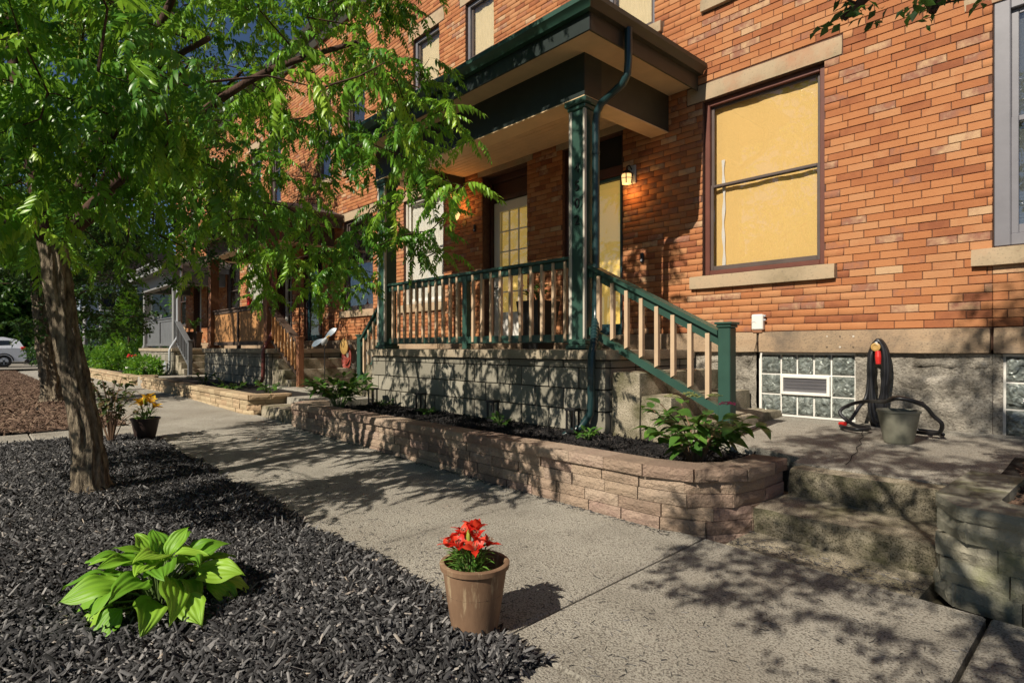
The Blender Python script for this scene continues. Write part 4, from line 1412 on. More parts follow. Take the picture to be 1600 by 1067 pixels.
def frames(dirs, roll, scale):
    """matrices whose x axis follows dirs, with z near up"""
    X = dirs/np.linalg.norm(dirs, axis=1)[:, None]
    up = np.tile(np.array([0, 0, 1.0]), (len(X), 1))
    Y = np.cross(up, X); nn = np.linalg.norm(Y, axis=1)[:, None]
    Y = np.where(nn > 1e-3, Y/np.maximum(nn, 1e-3), np.array([0, 1.0, 0]))
    Z = np.cross(X, Y)
    c, s = np.cos(roll)[:, None], np.sin(roll)[:, None]
    Y2, Z2 = Y*c+Z*s, -Y*s+Z*c
    Mx = np.stack([X, Y2, Z2], axis=2)
    return Mx*scale[:, None, None]

def bark_tube(mb, pts, rad, seg, rough_, seed):
    """trunk with furrowed bark: the ring radius runs in vertical ridges"""
    P_, Rr = [], []
    pts = [Vector(p) for p in pts]
    for i in range(len(pts)-1):
        n = max(2, int((pts[i+1]-pts[i]).length/0.02))
        for q in range(n):
            f = q/n
            P_.append(pts[i].lerp(pts[i+1], f)); Rr.append(rad[i]+(rad[i+1]-rad[i])*f)
    P_.append(pts[-1]); Rr.append(rad[-1])
    # smooth the centre line
    for _ in range(6):
        P_ = [P_[0]]+[(P_[i-1]+P_[i]*2+P_[i+1])/4 for i in range(1, len(P_)-1)]+[P_[-1]]
    V, F = [], []
    for i, p in enumerate(P_):
        for k in range(seg):
            th = 2*PI*k/seg
            z = i*.02
            ridge = math.sin(th*9+1.6*math.sin(z*6+seed)+2*math.sin(z*1.7))*.6+math.sin(th*17+3*math.sin(z*9+th))*.4+(hash3(k, i//3, 2, seed)-.5)*.8
            r = Rr[i]*(1+rough_*ridge)
            V.append((p.x+r*math.cos(th), p.y+r*math.sin(th), p.z))
    for i in range(len(P_)-1):
        for k in range(seg):
            F.append((i*seg+k, i*seg+(k+1) % seg, (i+1)*seg+(k+1) % seg, (i+1)*seg+k))
    mb.add(V, F)

def limb_tube(mb, pts, r0, r1, seg=8):
    pts = [Vector(p) for p in pts]
    out = []
    n = len(pts)
    for i in range(n-1):
        p0, p1, p2, p3 = pts[max(i-1, 0)], pts[i], pts[i+1], pts[min(i+2, n-1)]
        for q in range(5):
            t = q/5
            out.append(.5*((2*p1)+(p2-p0)*t+(2*p0-5*p1+4*p2-p3)*t*t+(3*p1-p0-3*p2+p3)*t**3))
    out.append(pts[-1])
    m = len(out)
    mb.tube([tuple(p) for p in out], [r0+(r1-r0)*i/(m-1) for i in range(m)], seg)
    return out

def tree(label, trunk_pts, trunk_rad, limbs, shoots, templates, per_shoot, mat, bark, rs, grp, scale=(.8, 1.2), droop=.25, tone_fn=None, twigs=True, tail=0, tail_scale=.55):
    t = thing('tree', label, 'tree', tuple(trunk_pts[0]), 0, grp)
    mb = MB()
    bark_tube(mb, trunk_pts, trunk_rad, 64, .13, 1)
    mb.build('trunk', bark, t, smooth=True)
    mb = MB()
    nodes = []
    top_r = trunk_rad[-1]
    for lm, r0 in limbs:
        sm = limb_tube(mb, lm, r0, .014, 9)
        nodes += [np.array(p) for p in sm[2:]]
    mb.build('limbs', M['bark_d'], t, smooth=True)
    # twigs out to every shoot
    nodes = np.array(nodes)
    dirs = np.zeros_like(shoots)
    order = np.argsort(np.min(np.linalg.norm(shoots[:, None]-nodes[None], axis=2), axis=1))
    tw = MB()
    for i in order:
        p = shoots[i]
        d2 = np.linalg.norm(nodes-p, axis=1)+.35*np.maximum(0, nodes[:, 2]-p[2])
        k = int(np.argmin(d2))
        a = Vector(nodes[k]); b = Vector(p)
        mid = a.lerp(b, .5)+Vector((rs.normal(0, .05), rs.normal(0, .05), .10*(b-a).length))
        if twigs:
            ln = (b-a).length
            tw.tube([tuple(a), tuple(mid), tuple(b)], [.004+.006*min(1, ln), .003+.004*min(1, ln), .0025], 4, False)
        nodes = np.vstack([nodes, np.array(mid)[None], p[None]])
        dirs[i] = np.array((b-mid).normalized())
    if twigs: 
        o = tw.build('branches', M['bark_d'], t); o['kind'] = 'stuff'
    # leaves round every shoot
    pos, dr, owner = [], [], []
    for i in range(len(shoots)):
        n = per_shoot if isinstance(per_shoot, int) else rs.randint(*per_shoot)
        a0 = rs.uniform(0, 2*PI)
        d = dirs[i]
        for j in range(n):
            az = a0+j*2.4
            side = np.array([math.cos(az), math.sin(az), 0])
            v = .55*d+1.0*side+np.array([0, 0, rs.uniform(-droop*1.5, droop)])
            owner.append(i); dr.append(v); pos.append(shoots[i]-d*.05*j+np.array([0, 0, rs.uniform(-.02, .04)]))
    pos, dr = np.array(pos), np.array(dr)
    sc = rs.uniform(scale[0], scale[1], len(pos))
    if tail: sc[np.array(owner) >= len(shoots)-tail] *= tail_scale
    Ms = frames(dr, rs.normal(0, .35, len(pos)), sc)
    tone = np.clip(rs.beta(2.2, 2.2, len(pos)) if tone_fn is None else tone_fn(pos, rs), 0, 1)
    spray = rs.beta(1.1, 1.3, len(shoots))          # every spray has a tone of its own
    if tone_fn is not None: tone = np.clip(0.08+.45*tone+.66*spray[np.array(owner)], 0, 1)
    which = rs.randint(0, len(templates), len(pos))
    Vs, Fs, Ts, off = [], [], [], 0
    for k, (TV, TF) in enumerate(templates):
        m = which == k
        N, n = m.sum(), len(TV)
        V = (np.einsum('nij,vj->nvi', Ms[m], TV)+pos[m][:, None, :]).reshape(-1, 3)
        F = (TF[None]+(np.arange(N)*n)[:, None, None]).reshape(-1, 3)+off
        Vs.append(V); Fs.append(F); Ts.append(np.repeat(tone[m], n)); off += len(V)
    o = obj('crown', fast_mesh('crown', np.vstack(Vs), np.vstack(Fs), False, np.concatenate(Ts)), mat, t)
    o['kind'] = 'stuff'
    return t

# the tree in the bark bed: crown spreading over the sidewalk, feathered leaves
rs = np.random.RandomState(21)
TC = np.array([-5.45, .80])
def sample_crown(n, z0, z1, keep):
    out = []
    while len(out) < n:
        p = np.array([TC[0]+rs.uniform(-3.1, 3.1), TC[1]+rs.uniform(-3., 3.), rs.uniform(z0, z1)])
        r = math.hypot(p[0]-TC[0], p[1]-TC[1])
        if keep(p, r): out.append(p)
    return out
def clump(p, f=1.15, s=0.0):
    return math.sin(p[0]*2.3*f+1+s)+math.sin(p[1]*2.7*f+p[2]*1.9+2+s)+math.sin(p[2]*3.1*f-p[0]*1.3+s)
def keep_low(p, r):
    lim = 2.86 if p[2] < 3.4 else 2.7
    if r > lim: return False
    zl = 1.60+.55*max(0, r-2.0)+(.25 if r < 1.0 else 0)
    if p[2] < zl: return False
    q = project(*p)
    if math.dist(p, (0, 0, EYE)) < 2.35: return False
    if r < .9 and rs.rand() < .4: return False
    return clump(p, 1.3) > -.1 or rs.rand() < .05
def keep_high(p, r):
    zt = 3.7+3.7*math.sqrt(max(0, 1-(r/2.7)**2))
    if p[1] < .2 and rs.rand() < .75: return False      # open on the street side
    return r < 2.6 and p[2] < zt and (clump(p) > -.4 or rs.rand() < .1)
shoots = np.array(sample_crown(350, 1.6, 3.6, keep_low)+sample_crown(130, 1.75, 3.3, lambda p, r: p[1] < .75 and p[0] < -2.9 and 1.0 < r < 2.7 and p[2] > 1.75+.4*max(0, r-1.9) and math.dist(p, (0, 0, EYE)) > 2.5 and clump(p, 1.3) > .2)+sample_crown(190, 3.5, 7.4, keep_high)+sample_crown(230, 4.0, 7.6, lambda p, r: p[1] > .7 and r < 2.75 and p[0] < -3.35 and clump(p, 1.3) > -.9 and p[2] < 3.9+3.7*math.sqrt(max(0, 1-(r/2.7)**2))))
fork = (-5.575, .445, 1.86)
limbs = [([fork, (-5.1, .85, 2.4), (-4.35, 1.45, 3.0), (-3.6, 1.9, 3.15)], .05),
         ([fork, (-5.62, .30, 2.6), (-5.85, .15, 4.4), (-5.7, .3, 6.3)], .065),
         ([fork, (-6.0, 1.0, 2.5), (-6.6, 1.8, 3.6), (-6.9, 2.3, 4.3)], .045),
         ([fork, (-5.3, -.15, 2.4), (-4.7, -.8, 3.3), (-4.3, -1.2, 4.0)], .04),
         ([fork, (-5.35, .8, 2.9), (-5.2, 1.3, 4.3), (-5.0, 1.5, 5.8)], .045),
         ([fork, (-4.9, .55, 2.15), (-4.0, .75, 2.65), (-3.3, .9, 2.7)], 0.02)]
comp = [compound_template(s, 8, .30) for s in range(3)]+[compound_template(9, 7, .26), compound_template(12, 9, .34)]
def tone_main(pos, rs):
    return rs.beta(1.6, 1.9, len(pos))+.14*np.sin(pos[:, 0]*2.2+pos[:, 2]*3)
main_tree = tree('leaning tree with furrowed bark and feathered bright green leaves in the bark bed',
     [(-5.37, .66, -.06), (-5.375, .655, .09), (-5.40, .63, .45), (-5.45, .576, .83), (-5.52, .50, 1.30), (-5.58, .44, 1.92)], [.185, .112, .093, .086, .083, .085], limbs, shoots, comp, (6, 9), M['leaf'], M['bark'], rs, 'street trees', (.64, 1.0), .45, tone_main)
# flower panicles: yellow green sprays standing over the leaves
mb = MB()
tops = shoots[(shoots[:, 2] > 1.9) & (shoots[:, 2] < 3.5)]
Tv, Tf, Tm = [], [], []
for k in range(60):
    p = tops[rs.randint(len(tops))]
    d0 = math.hypot(p[0], p[1])
    ln = rs.uniform(.16, .30)
    dv = Vector((rs.normal(.1, .35), rs.normal(-.1, .35), 1)).normalized()
    a = Vector(p)
    mb.tube([tuple(a), tuple(a+dv*ln)], [.003, .0015], 4, False)
    for j in range(26):
        s = rs.uniform(.25, 1)
        w = (1-s)*.09+.015
        c = a+dv*ln*s+Vector((rs.normal(0, w*.6), rs.normal(0, w*.6), rs.normal(0, .015)))
        e = rs.uniform(.004, .009)
        mb.tube([tuple(a+dv*ln*(s-.1)), tuple(c)], .0009, 3, False)
        mb.add([(c.x+e, c.y, c.z), (c.x-e, c.y, c.z), (c.x, c.y+e, c.z), (c.x, c.y-e, c.z), (c.x, c.y, c.z+e*1.4), (c.x, c.y, c.z-e*1.2)],
               [(0, 2, 4), (2, 1, 4), (1, 3, 4), (3, 0, 4), (2, 0, 5), (1, 2, 5), (3, 1, 5), (0, 3, 5)])
o = mb.build('flower_sprays', M['bud'], main_tree); o['kind'] = 'stuff'
settle(main_tree)

def blob_points(n, c, rad, rs, zlow=0, hollow=.55, clumpy=1.0):
    out = []
    while len(out) < n:
        v = rs.normal(0, 1, 3); v /= np.linalg.norm(v)
        r = hollow+(1-hollow)*rs.rand()**.6
        p = np.array(c)+v*np.array(rad)*r
        if p[2] < zlow: continue
        if clumpy and clump(p*.8, 1.0, c[0]) < -.5 and rs.rand() < clumpy: continue
        out.append(p)
    return np.array(out)

def auto_limbs(base, c, rad, n, rs, r0):
    L = []
    for i in range(n):
        az = 2*PI*(i+rs.rand()*.5)/n
        el = rs.uniform(.15, 1.1)
        e = np.array(c)+np.array([math.cos(az)*math.cos(el), math.sin(az)*math.cos(el), math.sin(el)])*np.array(rad)*.75
        m = (np.array(base)+e)/2+np.array([0, 0, .25*rad[2]])*rs.rand()
        L.append(([tuple(base), tuple(m), tuple(e)], r0*rs.uniform(.6, 1)))
    return L

rs2 = np.random.RandomState(33)
spr = [simple_template(s, 8, .075, .042, .26) for s in range(3)]
c2, r2 = (-13.4, 1.0, 4.9), (3.3, 3.2, 3.9)
sh2 = blob_points(1250, c2, r2, rs2, 1.35, .45)
b2 = (-13.65, .92, 2.3)
t2 = tree('dark leaved tree beyond the cross path, behind the leaning trunk',
     [(-13.35, 1.12, .1), (-13.38, 1.1, .3), (-13.5, 1.0, 1.1), (-13.65, .92, 2.3)], [.26, .19, .16, .15], auto_limbs(b2, c2, r2, 8, rs2, .09), sh2, spr, (4, 7), M['leaf_d'], M['bark'], rs2, 'street trees', (.9, 1.4), .4)
settle(t2)
# the tree over the camera: only a hanging twig of it shows, and its shade on the steps
rs3 = np.random.RandomState(5)
def over_points(n):
    out = []
    while len(out) < n:
        p = np.array([rs3.uniform(-1.7, 2.0), rs3.uniform(-3.0, .5), rs3.uniform(2.55, 7.3)])
        q = (p-np.array([.1, -1.25, 4.9]))/np.array([1.85, 1.7, 2.45])
        if np.linalg.norm(q) > 1: continue
        if clump(p, 1.7) < 0.1 and rs3.rand() < .92: continue
        out.append(p)
    return np.array(out)
op = over_points(720)
twig = [(.1, -.3, 3.4), (-.15, .7, 3.25), (-.32, 1.5, 2.85), (-.42, 2.0, 2.62), (-.57, 2.2, 2.35), (-.70, 2.17, 2.215)]
twig2 = [(-.15, .7, 3.25), (-.28, 1.6, 2.9), (-.40, 2.3, 2.66), (-.49, 2.55, 2.42), (-.53, 2.55, 2.31)]
ex = []
for tw in (twig, twig2):
    for a, b in zip(tw[-2:-1], tw[-1:]):
        for f in (.2, .5, .75, 1.0): ex.append(np.array(a)+(np.array(b)-np.array(a))*f)
ov = tree('tree overhead whose dark leafy twig hangs into the top right of the wall', [(.75, -1.6, -.05), (.7, -1.55, .8), (.5, -1.4, 1.8), (.35, -1.3, 2.5)], [.14, .11, .10, .09],
     [([(.35, -1.3, 2.5), (.3, -.8, 3.0)]+twig, .03), ([(-.1, .2, 3.35)]+twig2, .012)]+auto_limbs((.35, -1.3, 2.5), (.1, -1.25, 4.5), (1.85, 1.7, 2.1), 6, rs3, .045), np.vstack([op, np.array(ex)]),
     [simple_template(s, 5, .066, .030, .12) for s in range(3)], (4, 6), M['leaf_d'], M['bark_d'], rs3, 'street trees', (1.0, 1.5), .5, tail=len(ex))
settle(ov)

# unseen trees added across the street so the window panes have something to reflect
rs5 = np.random.RandomState(18)
for (x, y, h, w, lab) in ((-9, -15, 7.5, 3.2, 'unseen tree added across the street for the window panes to reflect'), (4, -16, 7.8, 3.4, 'second unseen tree added behind the camera for the window panes to reflect')):
    c = (x, y, h*.58); r = (w, w*.8, h*.42)
    tt = tree(lab, [(x, y, -.1), (x, y, 1.2), (x, y, h*.3)], [.25, .2, .18], auto_limbs((x, y, h*.3), c, r, 6, rs5, .1), blob_points(420, c, r, rs5, .8, .4), [simple_template(s, 8, .26, .15, .8) for s in range(2)], (4, 6), M['leaf_m'], M['bark_d'], rs5, 'unseen trees added for reflections', (.9, 1.4), .4, twigs=False)
    settle(tt)

# trees and hedge far behind
rs4 = np.random.RandomState(8)
for (x, y, h, w, lab) in ((-58, -9, 11, 5, 'big dark tree across the far street behind the white car'), (-60, 1.5, 9, 4.2, 'broad tree across the far street right of the white car'),
                          (-50, 16, 10, 4.5, 'tree beside the pale house at the end of the row'), (-66, 9, 13, 5.5, 'tall tree rising over the pale far house')):
    c = (x, y, h*.58); r = (w*.8, w, h*.46)
    tt = tree(lab, [(x, y, -.1), (x, y, 1.2), (x, y, h*.3)], [.35, .28, .25], auto_limbs((x, y, h*.3), c, r, 6, rs4, .15), blob_points(700, c, r, rs4, .8, .4), [simple_template(s, 8, .34, .2, 1.0) for s in range(2)], (4, 6), M['leaf_m'], M['bark_d'], rs4, 'distant trees', (.9, 1.4), .4, twigs=False)
    settle(tt)

# ------------------------------------------------------------------ plants
def leaf_grid(name, L, W, nu=8, nv=6, arch=.3, fold=.15, rib=.0, tip=1.0, wave=0., seed=0, base_w=.0, peak=.42):
    """a leaf blade along +x, arching down, folded on its midrib, ribbed"""
    V, F = [], []
    for i in range(nu+1):
        s = i/nu
        if s < peak: w = math.sin(PI/2*(s/peak))**.75
        else: w = math.cos(PI/2*((s-peak)/(1-peak)))**(.8*tip)
        w = max(w, .03)*W/2
        ang = arch*s
        x = L*(s-.08*arch*s*s); z = -L*arch*.5*s*s+.10*L*s
        for j in range(nv+1):
            q = 2*j/nv-1
            zz = z+abs(q)*w*fold+rib*math.cos(q*PI*5)*(1-abs(s-.5))+wave*math.sin(s*9+seed+q)*abs(q)
            V.append((x, q*w, zz))
    for i in range(nu):
        for j in range(nv):
            a = i*(nv+1)+j
            F.append((a, a+1, a+nv+2, a+nv+1))
    return fast_mesh(name, np.array(V), np.array(F), True)

def place_leaf(me, mat, parent, base, az, el, roll, sc, name='leaf'):
    o = obj(name, me, mat, parent)
    o.location = base
    o.rotation_euler = Euler((roll, -el, az), 'XYZ')
    o.scale = (sc, sc, sc)
    return o

# hosta
hx, hy = -2.90, .60
hz = strip_z(hx, hy)+.01
hosta = thing('hosta', 'bright green hosta with broad ribbed leaves in the dark bark', 'plant', (hx, hy, hz))
hosta.scale = (.92, .92, .95)
hl = [leaf_grid('hosta_leaf', .195, .128, 12, 24, a, f, .0030, 1.0, .014, k, peak=.40) for k, (a, f) in enumerate(((1.0, .25), (1.5, .12), (.8, .38), (1.2, .05), (1.8, .2)))]
rg = random.Random(3)
stems = MB()
for ringn, (n, el0, el1, r0, s0, s1) in enumerate(((7, 45, 70, .04, .75, .95), (12, 22, 45, .09, .9, 1.1), (15, 0, 25, .16, .95, 1.2), (11, -18, 6, .21, .85, 1.1))):
    for k in range(n):
        az = 2*PI*(k+rg.uniform(-.3, .3))/n+ringn
        el = R(rg.uniform(el0, el1))
        rr = r0*rg.uniform(.8, 1.3)
        z = [.20, .185, .145, .08][ringn]+rg.uniform(-.015, .02)
        rr *= .9
        bx, by = rr*math.cos(az), rr*math.sin(az)
        stems.tube([(bx*.15, by*.15, 0), (bx*.5, by*.5, z*.7), (bx, by, z)], [.006, .005, .004], 6, False)
        place_leaf(hl[rg.randrange(5)], M['hosta'], hosta, (bx, by, z), az+rg.uniform(-.25, .25), el, rg.uniform(-.55, .55), rg.uniform(s0, s1))
stems.build('stems', M['stem'], hosta)

# lilies in pots
def flower_pot(label, x, y, z, r_top, r_bot, h, mat, wall=.012, cat='flower pot', soil_drop=.07):
    t = thing('flower_pot', label, cat, (x, y, z))
    prof = [(0, 0), (r_bot, 0), (r_bot+(r_top-r_bot)*.45, h*.45), (r_top-.006, h*.90), (r_top+.004, h*.915), (r_top+.006, h*.985), (r_top+.001, h), (r_top-wall, h), (r_top-wall-.004, h*.96), (r_bot+(r_top-r_bot)*.6-wall, h*.55)]
    MB().lathe(prof, 40).build('pot_body', mat, t, auto=40)
    MB().lathe([(0, h-soil_drop+.01), (r_top*.5, h-soil_drop+.006), (r_bot+(r_top-r_bot)*.85-wall, h-soil_drop)], 24).build('potting_soil', M['soil'], t)
    return t

def lily(label, x, y, z, mat, blooms, foliage_h, foliage_r, nleaf, fs, seed, buds=2):
    t = thing('lily_plant', label, 'flowers', (x, y, z))
    rg = random.Random(seed)
    pet = [leaf_grid('petal', .082*fs, .040*fs, 7, 4, a, .28, 0, 1.1, .003, k, peak=.5) for k, a in enumerate((1.2, 1.6, .9))]
    st = MB()
    for (bx, by, bz, tilt, az) in blooms:
        st.tube([(bx*.25, by*.25, 0), (bx*.6, by*.6, bz*.55), (bx*.95, by*.95, bz)], [.005, .004, .003], 6, False)
        f = bpy.data.objects.new('flower', None); COL.objects.link(f); f.parent = t
        f.location = (bx, by, bz); f.rotation_euler = (0, tilt, az)
        for k in range(6):
            o = place_leaf(pet[(k+rg.randrange(2)) % 3], mat, f, (0, 0, 0), k*PI/3+rg.uniform(-.15, .15), R(rg.uniform(52, 78)), rg.uniform(-.3, .3), rg.uniform(.8, 1.15), 'petal')
        sm = MB()
        for k in range(5):
            a = k*2*PI/5
            sm.tube([(0, 0, 0), (.012*fs*math.cos(a), .012*fs*math.sin(a), .05*fs)], .0012*fs, 4)
            sm.tube([(.012*fs*math.cos(a)-.005*fs, .012*fs*math.sin(a), .051*fs), (.012*fs*math.cos(a)+.005*fs, .012*fs*math.sin(a), .052*fs)], .0022*fs, 5)
        sm.build('stamens', M['stem_b'], f)
    for k in range(buds):
        bx, by, bz = rg.uniform(-.04, .04)*fs, rg.uniform(-.05, .03)*fs, blooms[0][2]+rg.uniform(0, .03)
        MB().lathe([(0, 0), (.009*fs, .012*fs), (.012*fs, .035*fs), (.007*fs, .062*fs), (0, .07*fs)], 8, (bx, by, bz)).build('bud', M['bud'], t, smooth=True)
    st.build('stems', M['stem'], t)
    lm = [leaf_grid('lily_leaf', .085*fs, .017*fs, 6, 2, a, .3, 0, 1.1, 0, 0, peak=.4) for a in (.9, 1.5, .4)]
    for k in range(nleaf):
        q = rg.random()
        az = rg.uniform(0, 2*PI)
        rr = foliage_r*math.sqrt(rg.random())*.5
        zz = foliage_h*q
        place_leaf(lm[rg.randrange(3)], M['lily_leaf'], t, (rr*math.cos(az), rr*math.sin(az), zz), az+rg.uniform(-.6, .6), R(rg.uniform(35, 72)), rg.uniform(-.3, .3), rg.uniform(.6, .95))
    return t
M['lily_leaf'] = leaf_mat('lily_leaf_green', [(.0, (.06, .17, .03)), (.6, (.14, .30, .05)), (1., (.25, .42, .09))], .25, .45, tone='object', tcol=(.25, .45, .06))
px, py = -1.853, 1.50
pz = ground_z(px, py)+.012
flower_pot('weathered terracotta pot with pale streaks on the edge of the bark bed', px, py, pz, .136, .093, .272, M['terra'], soil_drop=.12)
lily('red lilies blooming in the weathered terracotta pot', px-.015, py-.015, pz+.155,
     M['petal_r'], [(-.062, -.025, .175, .4, 3.6), (-.03, .03, .225, .25, 2.2), (.005, -.05, .175, .4, 4.8), (.055, .045, .175, .45, .8), (.015, .025, .235, .1, 1.2), (-.05, -.045, .165, .5, 4.0), (.055, -.015, .17, .5, 5.6), (-.015, -.01, .205, .2, 4.4), (.03, .0, .205, .25, .2), (-.055, .02, .195, .35, 2.8)], .165, .125, 280, .78, 4)
yx, yy = -7.88, 1.475
yz = ground_z(yx, yy)+.01
flower_pot('dark brown plastic pot beside the rose bush', yx, yy, yz, .15, .10, .24, M['pot_d'])
lily('yellow lilies in the dark brown pot', yx, yy, yz+.17, M['petal_y'], [(-.07, -.02, .20, .5, 3.4), (.05, -.05, .23, .4, 5.0), (.03, .07, .17, .5, 1.0), (-.02, .03, .27, .2, 2.0), (.09, .03, .24, .5, .2)], .16, .13, 60, 1.4, 6)

def shrub(name, label, cat, loc, rx, rz_, nst, nleaf, Ls, W, seed, mat, stem_mat, el=(0, 40), peak=.42, h0=.1, group=None, min_up=0.):
    """arching stems with broad leaves, every leaf a piece of its own"""
    t = thing(name, label, cat, loc, 0, group)
    rg = random.Random(seed)
    lm = [leaf_grid('leaf', 1.0, W, 6, 4, a, .18, 0, 1.2, .01, k, peak=peak) for k, a in enumerate((.5, .9, 1.3))]
    st = MB()
    pts = []
    for k in range(nst):
        az = 2*PI*(k+rg.uniform(-.3, .3))/nst
        f = rg.uniform(.45, 1)
        e = (rx*f*math.cos(az), rx*f*math.sin(az), rz_*rg.uniform(.62, 1.0)*(1.05-.35*f*f))
        m = (e[0]*.35, e[1]*.35, e[2]*.62)
        st.tube([(e[0]*.06, e[1]*.06, 0), m, e], [.006, .005, .003], 5, False)
        for q in range(nleaf//nst):
            s = rg.uniform(.35, 1.0) if q else 1.0
            b = Vector((e[0]*.06, e[1]*.06, 0)).lerp(Vector(m), s*2) if s < .5 else Vector(m).lerp(Vector(e), s*2-1)
            pts.append((b, az))
    st.build('stems', stem_mat, t)
    for b, az in pts:
        if b.z < h0*rz_: continue
        L = rg.uniform(*Ls)
        place_leaf(lm[rg.randrange(3)], mat, t, tuple(b), az+rg.uniform(-1.3, 1.3), R(rg.uniform(*el)), rg.uniform(-.4, .4), L)
    return t

hyd = shrub('hydrangea', 'young hydrangea with serrated leaves and fading flower heads at the curved wall end', 'plant', (-2.06, 3.58, .28), 0.40, .50, 20, 210, (.09, .145), .62, 12, M['leaf_o'], M['stem_b'], (-5, 35))
rg = random.Random(8)
for k, (dx, dy, dz) in enumerate(((-.04, -.02, .50), (-.22, .05, .47), (.20, .04, .45), (.07, .12, .49), (-.1, .15, .47))):
    mb = MB()
    for q in range(46):
        a, r = rg.uniform(0, 2*PI), .05*math.sqrt(rg.random())
        c = (dx+r*math.cos(a), dy+r*math.sin(a), dz+.018-r*.3+rg.uniform(-.005, .008))
        e = .006
        mb.add([(c[0]+e, c[1], c[2]), (c[0], c[1]+e, c[2]+.002), (c[0]-e, c[1], c[2]), (c[0], c[1]-e, c[2]+.002)], [(0, 1, 2, 3)])
        mb.add([(c[0]+e, c[1]+e, c[2]-.003), (c[0]-e, c[1]+e, c[2]+.003), (c[0]-e, c[1]-e, c[2]-.002), (c[0]+e, c[1]-e, c[2]+.002)], [(0, 1, 2, 3)])
    o = mb.build('flower_head', M['petal_p'] if k == 2 else M['bud2'] if 'bud2' in M else M['lily_leaf'], hyd)
shrub('leafy_bush', 'dense green leafy bush at the far end of the raised bed', 'bush', (-7.15, 3.52, .28), .50, .52, 22, 290, (.11, .17), .42, 14, M['leaf_o'], M['stem'], (5, 50))
shrub('rose_bush', 'small rose bush with thin stems behind the yellow lilies', 'bush', (-7.72, 1.12, strip_z(-7.72, 1.12)), .34, .78, 20, 260, (.05, .09), .6, 15, M['rose_leaf'] if 'rose_leaf' in M else M['leaf_o'], M['stem_b'], (-20, 40))
for k, (x, y, r, h, lab) in enumerate(((-4.55, 4.02, .13, .14, 'low green seedling between the second and third path lights'), (-3.35, 4.0, .10, .12, 'tiny sprout beside the downspout foot'), (-5.9, 4.05, .12, .12, 'small green seedling beside the second path light from the left'), (-7.0, 4.1, .12, .15, 'small weed near the left end of the porch base'),
                                       (-.05, 4.25, .22, .22, 'green leafy plant at the right edge on the mossy block wall'), (-11.4, 3.5, .30, .28, 'low light green plant in the bed before the brown porch'), (-9.9, 3.6, .30, .30, 'leafy plant near the square wall corner'), (-13.5, 3.6, .40, .35, 'dark low plant under the brown porch'))):
    shrub('seedling' if r < .2 else 'low_plant', lab, 'plant', (x, y, .27 if x < -1 else .38), r, h, 7, 42, (.05, .08) if r < .2 else (.09, .14), .5, 40+k, M['leaf_o'], M['stem'], (5, 55))

def foliage_mass(name, label, c, rad, n, tmpl, mat, seed, grp=None, cone=False):
    t = thing(name, label, 'bush' if not cone else 'tree', (c[0], c[1], c[2]-rad[2]), 0, grp)
    rs = np.random.RandomState(seed)
    v = rs.normal(0, 1, (n, 3)); v /= np.linalg.norm(v, axis=1)[:, None]
    q = v*(.75+.3*rs.rand(n))[:, None]
    if cone:
        h = rs.rand(n)
        a = rs.uniform(0, 2*PI, n)
        rr = (1-h)**.75*(.8+.25*rs.rand(n))+.04
        q = np.column_stack([rr*np.cos(a), rr*np.sin(a), 2*h-1])
        dr = np.column_stack([np.cos(a)*.5, np.sin(a)*.5, np.ones(n)*.9])
    else:
        dr = v+rs.normal(0, .5, (n, 3))
    pos = np.array(c)+q*np.array(rad)
    pos = np.where((pos[:, 2] < c[2]-rad[2])[:, None], pos*[1, 1, 0]+[0, 0, c[2]-rad[2]+.05], pos)
    Ms = frames(dr, rs.normal(0, .6, n), rs.uniform(.8, 1.3, n))
    o = obj('foliage', scatter_mesh('foliage', tmpl[0], tmpl[1], Ms, pos, np.clip(rs.beta(2, 2, n), 0, 1)), mat, t)
    o['kind'] = 'stuff'
    st = MB().tube([(c[0], c[1], c[2]-rad[2]-.1), (c[0], c[1], c[2])], [.05, .03], 8)
    st.build('stem', M['bark_d'], t)
    return settle(t)
fine = simple_template(3, 10, .06, .03, .16)
foliage_mass('conical_cedar', 'bright green conical cedar at the corner of the grey porch', (-26.4, 4.4, 1.75), (.62, .62, 1.45), 1500, simple_template(4, 10, .09, .03, .24), M['leaf'], 1, cone=True)
foliage_mass('clipped_bush', 'rounded light green bush in front of the cedar', (-24.6, 3.6, .72), (.75, .5, .42), 900, fine, M['leaf'], 2)
foliage_mass('clipped_bush', 'lower green bush left of the cedar beside the walk', (-27.5, 3.2, .62), (1.0, .6, .45), 900, fine, M['leaf_m'], 3)
foliage_mass('clipped_bush', 'yellow green shrub under the white downspout of the grey porch', (-19.3, 3.6, .52), (.55, .35, .25), 500, fine, M['leaf'], 4)
foliage_mass('hedge', 'dark hedge beyond the end of the row', (-36, 6.5, .9), (1.2, 4.5, 1.1), 1700, simple_template(5, 10, .12, .06, .3), M['leaf_d'], 5)

